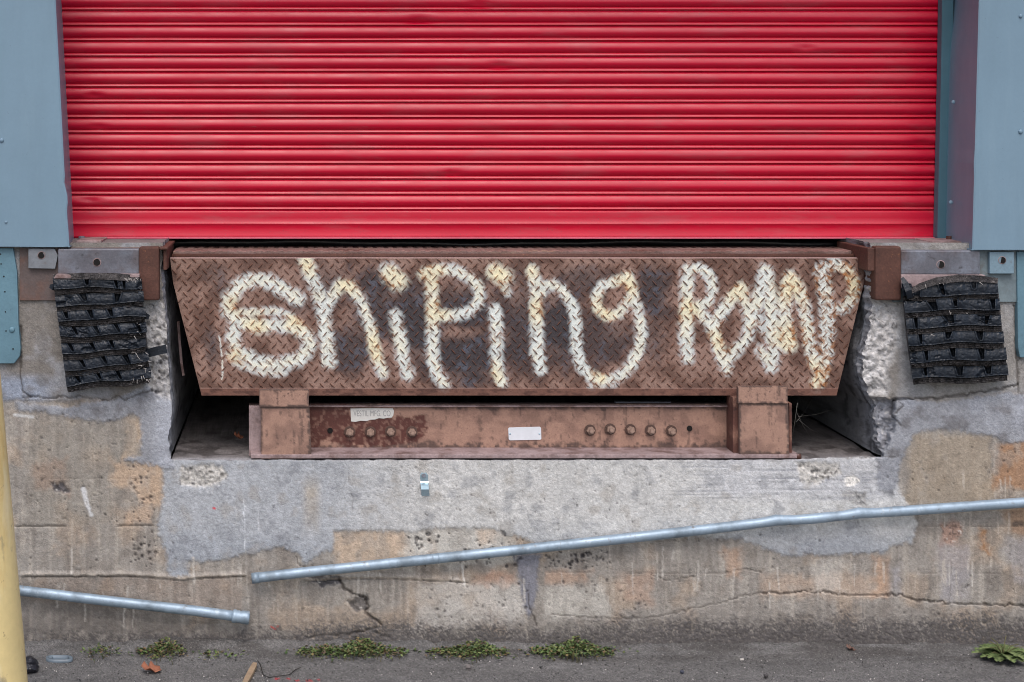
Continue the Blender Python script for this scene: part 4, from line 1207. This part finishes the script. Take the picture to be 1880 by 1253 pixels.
lay_l = [[(.38, .035, .75, 0), (.70, .02, .9, .02), (.80, .02, .9, 0)], [(.31, .05, .6, .05), (.72, .05, .8, -.03)], [(.09, .03, .7, .02), (.37, .035, .8, .03), (.60, .035, .8, .03)],
         [(.16, .025, .7, .05), (.41, .025, .75, .05), (.65, .025, .8, .05), (.90, .03, .9, .04)], [(.09, .025, .7, .05), (.34, .025, .75, .05), (.57, .025, .75, .04)], [(.20, .025, .75, .05), (.46, .025, .75, .05), (.72, .04, .9, .05)], [(.12, .025, .75, .05), (.37, .025, .75, .05), (.61, .025, .75, .05)]]
lay_r = [[(.40, .03, .8, .02), (.74, .03, .5, 0), (.14, .06, 1, .0)], [(.28, .06, .9, .04), (.53, .03, .7, .0), (.92, .03, .8, 0)], [(.10, .02, .9, 0), (.44, .07, .7, .04), (.85, .03, .8, -.03)],
         [(.13, .02, .8, 0), (.43, .045, .6, -.03), (.75, .045, .7, 0)], [(.17, .02, .8, 0), (.45, .035, .7, .0), (.75, .04, .8, 0)], [(.14, .02, .8, .0), (.50, .05, .75, 0), (.80, .05, .75, 0)]]
pad1 = tyre_pad([(97, 510), (259, 510), (277, 700), (124, 719)], 7, 'black tyre-tread bumper pad with a loose rubber strap hanging from its side', 11, lay_l, None, 1, 1)
pad2 = tyre_pad([(1656, 522), (1833, 516), (1851, 697), (1677, 706)], 6, 'black tyre-tread bumper pad with its torn top corner curled over', 23, lay_r, None, 1, -1)
# loose straps and curled corner
def strap(parent, pts, wpx, name='rubber_strap', y=-.04, mat=m_rub, thick=.006):
    bm = bmesh.new()
    n = len(pts)
    ring_ = []
    for i_, (a, b_, yy) in enumerate(pts):
        (a0, b0, _), (a1, b1, _) = pts[max(i_ - 1, 0)], pts[min(i_ + 1, n - 1)]
        L_ = math.hypot(a1 - a0, b1 - b0); nx, ny_ = -(b1 - b0) / L_, (a1 - a0) / L_
        w_ = wpx / 2 if not isinstance(wpx, list) else wpx[i_] / 2
        ring_.append([bm.verts.new(PT(a + nx * w_, b_ + ny_ * w_, yy)), bm.verts.new(PT(a - nx * w_, b_ - ny_ * w_, yy)),
                      bm.verts.new(PT(a - nx * w_, b_ - ny_ * w_, yy + thick)), bm.verts.new(PT(a + nx * w_, b_ + ny_ * w_, yy + thick))])
    for p, q in zip(ring_[:-1], ring_[1:]):
        for k in range(4):
            bm.faces.new((p[k], p[(k + 1) % 4], q[(k + 1) % 4], q[k]))
    bm.faces.new(ring_[0]); bm.faces.new(ring_[-1][::-1])
    return bm_obj(name, bm, mat, parent)
strap(pad1, [(262, 648, -.03), (275, 648, -.035), (290, 644, -.038), (306, 641, -.036)], 16)
strap(pad1, [(255, 578, -.03), (262, 579, -.04), (274, 583, -.042)], [10, 15, 8])
strap(pad1, [(104, 528, -.03), (97, 527, -.04), (91, 526, -.038)], [14, 12, 6])
strap(pad1, [(97, 509, -.05), (150, 507, -.058), (210, 508, -.06), (256, 512, -.052)], [10, 12, 13, 12], 'top_edge_strip', mat=m_fray)
strap(pad2, [(1656, 510, -.05), (1662, 520, -.062), (1668, 534, -.068), (1671, 548, -.06)], [6, 10, 12, 10], 'curled_corner')
strap(pad2, [(1668, 538, -.06), (1690, 526, -.062), (1720, 516, -.062), (1760, 511, -.06), (1800, 512, -.058), (1832, 516, -.055)], [8, 12, 13, 13, 12, 10], 'top_edge_strip', mat=m_fray)

# ------------------------------------------------------------------ conduits, strap
def conduit(name, label, pts, r, y0, end_at, coupling):
    t_ = thing(name, PT(*pts[0][:2], y0), label, 'pipe')
    P = []
    for (a0, b0, k0), (a1, b1, k1) in zip(pts[:-1], pts[1:]):
        n = max(2, int(math.hypot(a1 - a0, b1 - b0) / 14))
        for i_ in range(n):
            f_ = i_ / n
            P.append((a0 + (a1 - a0) * f_, b0 + (b1 - b0) * f_))
    P.append(pts[-1][:2])
    kinks = [p for p in pts if p[2]]
    rad = []; Q = []
    for a, b_ in P:
        k = sum(math.exp(-((a - p[0]) / 15) ** 2) for p in kinks)
        k2 = sum(math.exp(-((a - p[0] - 34) / 20) ** 2) + math.exp(-((a - p[0] + 34) / 20) ** 2) for p in kinks)
        rad.append(r * (1 + .10 * k - .07 * k2)); Q.append(PT(a, b_ - 1.8 * k, y0))
    v_, f_ = tube_mesh(Q, rad, 20)
    py_obj('tube', v_, f_, m_galv, t_)
    return t_
cd1 = conduit('broken_conduit', 'long bent galvanised pipe sloping across the wall under the beam', [(464, 1062, 0), (560, 1051, 0), (800, 1026, 0), (1130, 991, 0), (1300, 972, 0), (1425, 957, 1), (1490, 953, 0), (1578, 944, 1), (1680, 937, 0), (1880, 923, 0), (2300, 893, 0)], .0138, -.030, 0, False)
v_, f_ = tube_mesh([PT(462.5, 1062.3, -.03), PT(476, 1060.8, -.03)], .0146, 20); py_obj('end_sleeve', v_, f_, m_galv, cd1)
v_, f_ = tube_mesh([PT(462.2, 1062.3, -.03), PT(464, 1062.1, -.03)], .0115, 16); py_obj('tube_bore', v_, f_, m_hole, cd1, False)
for a, b_ in ((795, 1026.6), (805, 1025.6)):
    v_, f_ = tube_mesh([PT(a - 1, b_, -.03), PT(a + 1, b_ - .2, -.03)], .0143, 20); py_obj('crimp_ring', v_, f_, m_galv, cd1)
cd2 = conduit('broken_conduit', 'short galvanised pipe with a ribbed coupling sloping down behind the yellow bollard', [(-500, 1022, 0), (40, 1085, 0), (200, 1104, 0), (360, 1122, 0), (430, 1131.5, 0)], .0138, -.030, 0, True)
cp = [(426, 1131, .0145), (428, 1131.3, .0178), (432, 1131.8, .0182), (435, 1132.2, .0164), (438, 1132.6, .0172), (441, 1133, .0158), (444, 1133.3, .0174), (448, 1133.8, .0178), (452, 1134.3, .0182), (456, 1134.8, .0180), (458, 1135, .016), (458.2, 1135, .0125), (456, 1134.8, .012)]
v_, f_ = tube_mesh([PT(a, b_, -.03) for a, b_, _ in cp], [c_ for _, _, c_ in cp], 20); py_obj('coupling', v_, f_, m_galv, cd2)
ps = thing('pipe_strap', PT(780, 908, 0), 'small shiny galvanised pipe strap screwed to the grey concrete under the beam', 'pipe strap')
bm = bmesh.new()
rows_ = [(868, -.004), (872, -.0045), (884, -.0045), (887, -.007), (892, -.016), (899, -.018), (905, -.015), (909, -.009), (911, -.004)]
rr = []
for py, y in rows_:
    w_ = 4.5 if py == 868 else 7.2
    cx = 778 + (py - 868) * .075
    rr.append([bm.verts.new(PT(cx - w_, py, y)), bm.verts.new(PT(cx + w_, py, y)), bm.verts.new(PT(cx + w_, py, y + .0025)), bm.verts.new(PT(cx - w_, py, y + .0025))])
for p, q in zip(rr[:-1], rr[1:]):
    for k in range(4): bm.faces.new((p[k], p[(k + 1) % 4], q[(k + 1) % 4], q[k]))
bm.faces.new(rr[0]); bm.faces.new(rr[-1][::-1])
bm_obj('strap_band', bm, m_zinc, ps)
v_, f_ = tube_mesh([PT(778, 873.5, -.0085), PT(778, 873.5, -.004)], .0062, 6); sc_ = py_obj('screw_head', v_, f_, m_steel, ps, False)

# ------------------------------------------------------------------ bollard
YB = -.85
q0, q1 = PT(-5, 640, YB), PT(66, 1400, YB)
R_ = .086
bl_ = thing('bollard', (q1[0] - R_, YB, 0), 'leaning pale yellow painted bollard in front of the short pipe', 'bollard')
ax0 = Vector((q1[0] - R_ + .003, YB, -.05)); ax1 = Vector((q0[0] - R_, YB, q0[2]))
dirv = (ax1 - ax0)
pts = [ax0 + dirv * t_ for t_ in np.linspace(0, 1, 12)]
rad = [R_] * 12
for k in range(1, 7):
    an = k / 6 * math.pi / 2
    pts.append(ax1 + dirv.normalized() * (R_ * .55 * math.sin(an))); rad.append(max(R_ * math.cos(an), .001))
v_, f_ = tube_mesh(pts, rad, 48)
py_obj('bollard_post', v_, f_, m_yel, bl_)

# ------------------------------------------------------------------ weeds
def weed(x0, x1, n, seed, label, height=.03, peak=None, brown=.2):
    r_ = random.Random(seed)
    c0 = GP((x0 + x1) / 2, 1203)
    t_ = thing('weed_clump', c0, label, 'weed')
    vv, ff, cc_ = [], [], []
    sv, sf = [], []
    for k in range(n):
        px = r_.uniform(x0, x1)
        if r_.random() < .6: px = (x0 + x1) / 2 + r_.gauss(0, (x1 - x0) * .22)
        py = 1200 + r_.gauss(0, 6.5) * (1 - abs(px - (x0 + x1) / 2) / (x1 - x0)) + (8 if r_.random() < .12 else 0)
        base = Vector(GP(px, py))
        hh = .42 * height * (1 + 1.4 * math.exp(-((px - peak) / 20) ** 2) if peak else 1) * r_.uniform(.1, 1.0) * (1 - .6 * abs(px - (x0 + x1) / 2) / (x1 - x0) * 2 * .9)
        p = base + Vector((r_.uniform(-.006, .006), r_.uniform(-.008, .008), .004 + max(hh, .002)))
        if k % 6 == 0:
            s_v, s_f = tube_mesh([base - Vector((0, 0, .004)), (base + p) / 2 + Vector((r_.uniform(-.004, .004), 0, 0)), p], .0008, 4)
            o_ = len(sv); sv += s_v; sf += [tuple(i_ + o_ for i_ in f) for f in s_f]
        L_ = r_.uniform(.006, .0125); w_ = L_ * r_.uniform(.32, .46)
        az = r_.uniform(0, 6.283); el = r_.uniform(-.15, .7)
        d_ = Vector((math.cos(az) * math.cos(el), math.sin(az) * math.cos(el), math.sin(el)))
        s_ = d_.cross(Vector((0, 0, 1)))
        if s_.length < .01: s_ = Vector((1, 0, 0))
        s_.normalize(); u_ = s_.cross(d_)
        b0 = len(vv)
        vv += [tuple(p), tuple(p + d_ * L_ * .35 + s_ * w_ + u_ * w_ * .35), tuple(p + d_ * L_ * .5 - u_ * .0008), tuple(p + d_ * L_ * .35 - s_ * w_ + u_ * w_ * .35), tuple(p + d_ * L_)]
        ff += [(b0, b0 + 1, b0 + 2), (b0, b0 + 2, b0 + 3), (b0 + 1, b0 + 4, b0 + 2), (b0 + 2, b0 + 4, b0 + 3)]
        if r_.random() < brown: c_ = C(*r_.choice([(108, 90, 64), (126, 112, 76), (92, 76, 58)]))
        else:
            g_ = r_.uniform(.6, 1.15); c_ = tuple(v * g_ for v in C(*r_.choice([(78, 98, 52), (94, 112, 60), (62, 82, 44), (112, 122, 72)])))
        cc_ += [c_] * 5
    tag(np_obj('foliage', np.array(vv), [list(f) for f in ff], m_leaf, t_, np.array(cc_), False), kind='stuff')
    if sv: tag(py_obj('stems', sv, sf, m_stem, t_), kind='stuff')
    return t_
weed(545, 745, 1500, 1, 'widest low green weed clump with brown tips at the wall foot', .036, 670, .28)
weed(785, 930, 950, 2, 'green weed clump with one upright sprig at the wall foot', .028, 882, .2)
weed(978, 1125, 1100, 3, 'dense dark green weed clump ending the row by the cracked patch', .034, 1058, .15)
weed(250, 345, 520, 4, 'small dark green weed clump behind the dead orange leaf', .034, 310, .3)
weed(352, 445, 170, 5, 'thin sparse weed strip trailing along the asphalt seam', .014, None, .25)
weed(150, 215, 110, 6, 'pair of tiny weed tufts by the bollard', .018, 192, .3)
# broad-leaved dandelion
dn = thing('dandelion_plant', GP(1842, 1203), 'broad leaved dandelion rosette growing on the asphalt by the wall', 'plant')
r_ = random.Random(9)
ctr_ = Vector(GP(1842, 1206, .004))
for k in range(38):
    az = k * 2.399 + r_.uniform(-.2, .2); el = r_.uniform(.15, 1.15); L_ = r_.uniform(.075, .105) * (1.1 - .5 * el / 1.15)
    if math.sin(az) > 0: L_ *= .75
    nseg = 14; vv, ff = [], []
    dx_, dy_ = math.cos(az), math.sin(az); sx_, sy_ = -dy_, dx_
    for i_ in range(nseg + 1):
        t = i_ / nseg
        rr_ = L_ * t; z = L_ * (math.sin(el) * t - .75 * t * t * math.sin(el) * .9) + .004
        w_ = (.003 + .024 * math.sin(min(1, t * 1.02) * math.pi) ** .8 * t ** .5) * (1.0 if i_ % 2 else .42) * (L_ / .09)
        if i_ == nseg: w_ = .001
        p = ctr_ + Vector((dx_ * rr_, dy_ * rr_, z))
        vv += [tuple(p + Vector((sx_ * w_, sy_ * w_, w_ * .35))), tuple(p), tuple(p - Vector((sx_ * w_, sy_ * w_, -w_ * .35)))]
    for i_ in range(nseg):
        a = i_ * 3
        ff += [(a, a + 1, a + 4, a + 3), (a + 1, a + 2, a + 5, a + 4)]
    g_ = r_.uniform(.75, 1.15)
    c_ = np.array([np.array(C(76, 98, 54)) * g_ if i_ % 3 != 1 else np.array(C(124, 134, 88)) for i_ in range(len(vv))])
    np_obj('leaf', np.array(vv), [list(f) for f in ff], m_leaf, dn, c_)
bm = bmesh.new()
sv, sf = [], []
for k in range(9):
    az = r_.uniform(0, 6.28); L_ = r_.uniform(.03, .06)
    e_ = ctr_ + Vector((math.cos(az) * L_, math.sin(az) * L_ - .01, r_.uniform(.008, .05)))
    a_, b__ = tube_mesh([ctr_, (ctr_ + e_) / 2 + Vector((0, 0, .012)), e_], .0012, 5)
    o_ = len(sv); sv += a_; sf += [tuple(i_ + o_ for i_ in f) for f in b__]
bm.free()
tag(py_obj('stalks', sv, sf, m_stem, dn), kind='stuff')

# ------------------------------------------------------------------ litter on the ground
def blob_leaf(name, px, py, size, label, cat, mat, outline, lift=.006, z=0.0, base=None):
    c_ = Vector(base) if base is not None else Vector(GP(px, py, z))
    t_ = thing(name, tuple(c_), label, cat)
    bm = bmesh.new()
    mid = bm.verts.new(c_ + Vector((0, 0, lift * .5)))
    ring_ = [bm.verts.new(c_ + Vector((a * size, b_ * size, lift * (.3 + h_)))) for a, b_, h_ in outline]
    for k in range(len(ring_)):
        bm.faces.new((mid, ring_[k], ring_[(k + 1) % len(ring_)]))
    bmesh.ops.subdivide_edges(bm, edges=bm.edges[:], cuts=1, smooth=.3)
    bmesh.ops.solidify(bm, geom=bm.faces[:], thickness=.0008)
    bm_obj('leaf_blade', bm, mat, t_, True)
    return t_
oak = [(-1, .0, 1.4), (-.75, .55, 2.2), (-.35, .4, .6), (-.1, 1.0, 2.0), (.3, .65, 1.0), (.85, .6, .8), (1.0, .0, .3), (1.15, -.5, .8), (.5, -.6, .2), (0, -.95, 1.8), (-.5, -.8, 1.0)]
blob_leaf('dead_leaf', 277, 1235, .026, 'curled orange brown dead leaf lying on the asphalt', 'leaf', m_dead, oak, .010)
blob_leaf('dead_leaf', 1562, 1197, .012, 'tiny brown withered leaf at the wall foot far from the weeds', 'leaf', material('brown_leaf', C(108, 82, 72), .8, var=((80, .3),)), oak, .008)
blob_leaf('dead_leaf', 440, 788, .014, 'small orange leaf lying in the dark pit beside the beam', 'leaf', m_dead, oak, .010, base=(PT(438, 790, .22)[0], .22, Z_FLOOR + .012))
wd_ = thing('wood_sliver', GP(455, 1246), 'splintered pale wood stick lying on the asphalt with a black wire beside it', 'stick')
a_, b__ = Vector(GP(468, 1220, .010)), Vector(GP(446, 1262, .006))
bm = bmesh.new()
s_ = Vector((1, .15, 0)).normalized()
rws = [(0, .0055), (.12, .008), (.5, .0085), (.9, .0075), (1, .007)]
rr = []
for t, w_ in rws:
    p = a_.lerp(b__, t)
    rr.append([bm.verts.new(p + s_ * w_ + Vector((0, 0, .004))), bm.verts.new(p - s_ * w_ * .8 + Vector((0, 0, .006))), bm.verts.new(p - s_ * w_ - Vector((0, 0, .005))), bm.verts.new(p + s_ * w_ - Vector((0, 0, .005)))])
for p, q in zip(rr[:-1], rr[1:]):
    for k in range(4): bm.faces.new((p[k], p[(k + 1) % 4], q[(k + 1) % 4], q[k]))
bm.faces.new(rr[0]); bm.faces.new(rr[-1][::-1])
bm_obj('stick', bm, m_wood, wd_)
wr = thing('wire', GP(500, 1240), 'thin black wire curving over the asphalt beside the wood stick', 'wire')
v_, f_ = tube_mesh([GP(a, b_, .004) for a, b_ in ((473, 1213), (478, 1220), (481, 1232), (484, 1240), (495, 1244), (515, 1241), (532, 1239), (542, 1230), (552, 1226))], .0011, 6)
py_obj('wire_strand', v_, f_, m_wire, wr)
ov = thing('oval_lid', GP(109, 1212), 'flat grey oval plastic cover lying on the asphalt near the bollard', 'plastic cover')
c_ = Vector(GP(109, 1212, .003))
bm = bmesh.new()
vo, vi, vb = [], [], []
for k in range(28):
    an = 2 * math.pi * k / 28
    ex = math.copysign(abs(math.cos(an)) ** .6, math.cos(an)); ey = math.copysign(abs(math.sin(an)) ** .8, math.sin(an))
    vo.append(bm.verts.new(c_ + Vector((ex * .036 + ey * -.004, ey * .020, .007)))); vi.append(bm.verts.new(c_ + Vector((ex * .031 + ey * -.004, ey * .016, .007)))); vb.append(bm.verts.new(c_ + Vector((ex * .030 - ey * .004, ey * .015, .002))))
vd = [bm.verts.new(v.co + Vector((0, 0, -.008))) for v in vo]
for k in range(28):
    k2 = (k + 1) % 28
    bm.faces.new((vo[k], vo[k2], vi[k2], vi[k])); bm.faces.new((vi[k], vi[k2], vb[k2], vb[k])); bm.faces.new((vd[k], vd[k2], vo[k2], vo[k]))
bm.faces.new(vb)
bm_obj('lid_shell', bm, m_plastic, ov, True)
bm = bmesh.new()
bm.free()
for sx_ in (-.021, .021):
    bm = bmesh.new(); add_box(bm, (c_.x + sx_ - .002, c_.y - .012, c_.z + .002), (c_.x + sx_ + .002, c_.y + .012, c_.z + .006), .0008)
    bm_obj('crossbar', bm, m_plastic, ov)
bg_ = thing('plastic_bag', GP(55, 1222), 'crumpled black plastic scrap behind the foot of the bollard', 'plastic scrap')
bm = bmesh.new(); c_ = Vector(GP(54, 1224, .012))
bmesh.ops.create_icosphere(bm, subdivisions=4, radius=.030, matrix=Matrix.Translation(c_))
for v in bm.verts:
    q = v.co - c_
    k = .75 + .55 * float(fbm(np.array([q.x * 60 + 3]), np.array([q.z * 60 + q.y * 45]), 401, 3)[0])
    v.co = c_ + Vector((q.x * k * .8, q.y * k, max(q.z * k * .8, -.012)))
bm_obj('scrap', bm, m_bag, bg_)
def stone(px, py, r, label, col, seed):
    c_ = Vector(GP(px, py, r * .4))
    bm = bmesh.new(); bmesh.ops.create_icosphere(bm, subdivisions=2, radius=r, matrix=Matrix.Translation(c_))
    rr_ = random.Random(seed)
    for v in bm.verts: v.co = c_ + (v.co - c_) * rr_.uniform(.75, 1.2) * (1 if v.co.z > c_.z else .6)
    me = bpy.data.meshes.new('stone'); bm.to_mesh(me); bm.free()
    ca = me.color_attributes.new('Col', 'FLOAT_COLOR', 'POINT')
    for d_ in ca.data: d_.color = (*C(*col), 1)
    o = link('stone', me, m_stone)
    tag(o, label, 'stone')
    return o
stone(860, 1228, .010, 'grey pointed stone in front of the weed clump with one sprig', (110, 104, 102), 1)
stone(1252, 1236, .007, 'small dark blue grey stone alone on the open asphalt', (66, 68, 80), 2)
stone(993, 1226, .005, 'tiny dark pebble in front of the dense weed clump', (62, 60, 60), 3)
stone(1362, 1213, .0065, 'small pale pebble on the asphalt below the pipe bend', (188, 182, 176), 4)
stone(1406, 1243, .007, 'flat dark stone nearest the camera below the pipe bend', (74, 70, 70), 5)
# loose grit
gv, gf, gc = [], [], []
for k in range(1500):
    px, py = rng.uniform(30, 1900), rng.uniform(1192, 1262)
    r = rng.uniform(.0008, .0026)
    c_ = np.array(GP(px, py, r * .5 + .001))
    o_ = len(gv)
    for dxx, dyy, dzz in ((1, 0, 0), (-.9, .3, 0), (0, 1, .1), (.1, -1, 0), (0, 0, 1), (0, 0, -1)):
        gv.append(c_ + np.array([dxx, dyy, dzz]) * r * rng.uniform(.7, 1.3))
    for f in ((0, 2, 4), (2, 1, 4), (1, 3, 4), (3, 0, 4), (2, 0, 5), (1, 2, 5), (3, 1, 5), (0, 3, 5)): gf.append([o_ + q for q in f])
    s_ = rng.choice([60, 90, 120, 150, 205], p=[.25, .3, .25, .12, .08])
    gc += [C(s_, s_ * .97, s_ * .95)] * 6
gt = np_obj('grit', np.array(gv), gf, m_stone, None, np.array(gc), False)
tag(gt, kind='stuff')
hs = thing('hanging_strip', PT(335, 690, .2), 'thin pale strip hanging in the dark gap beside the slanted plate edge', 'strip')
strap(hs, [(327, 590, .16), (330, 630, .165), (333, 665, .17), (337, 690, .17)], 4.5, 'strip_band', mat=m_edge, thick=.003)
# cobwebs in the pit mouth
wb = thing('cobweb', PT(1480, 790, .12), 'faint grey cobweb threads in the dark pit corner beside the beam end', 'cobweb')
sv, sf = [], []
r_ = random.Random(4)
lines = [((1464, 740, .05), (1455, 800, .07)), ((1462, 775, .07), (1490, 735, .3)), ((1465, 770, .08), (1510, 800, .3)), ((1466, 765, .08), (1530, 752, .3)), ((1464, 760, .08), (1486, 800, .2))]
for p, q in lines:
    a_, b__ = tube_mesh([PT(*p), PT((p[0] + q[0]) / 2, (p[1] + q[1]) / 2 + 3, (p[2] + q[2]) / 2), PT(*q)], .0005, 4)
    o_ = len(sv); sv += a_; sf += [tuple(i_ + o_ for i_ in f) for f in b__]
tag(py_obj('threads', sv, sf, m_web, wb), kind='stuff')
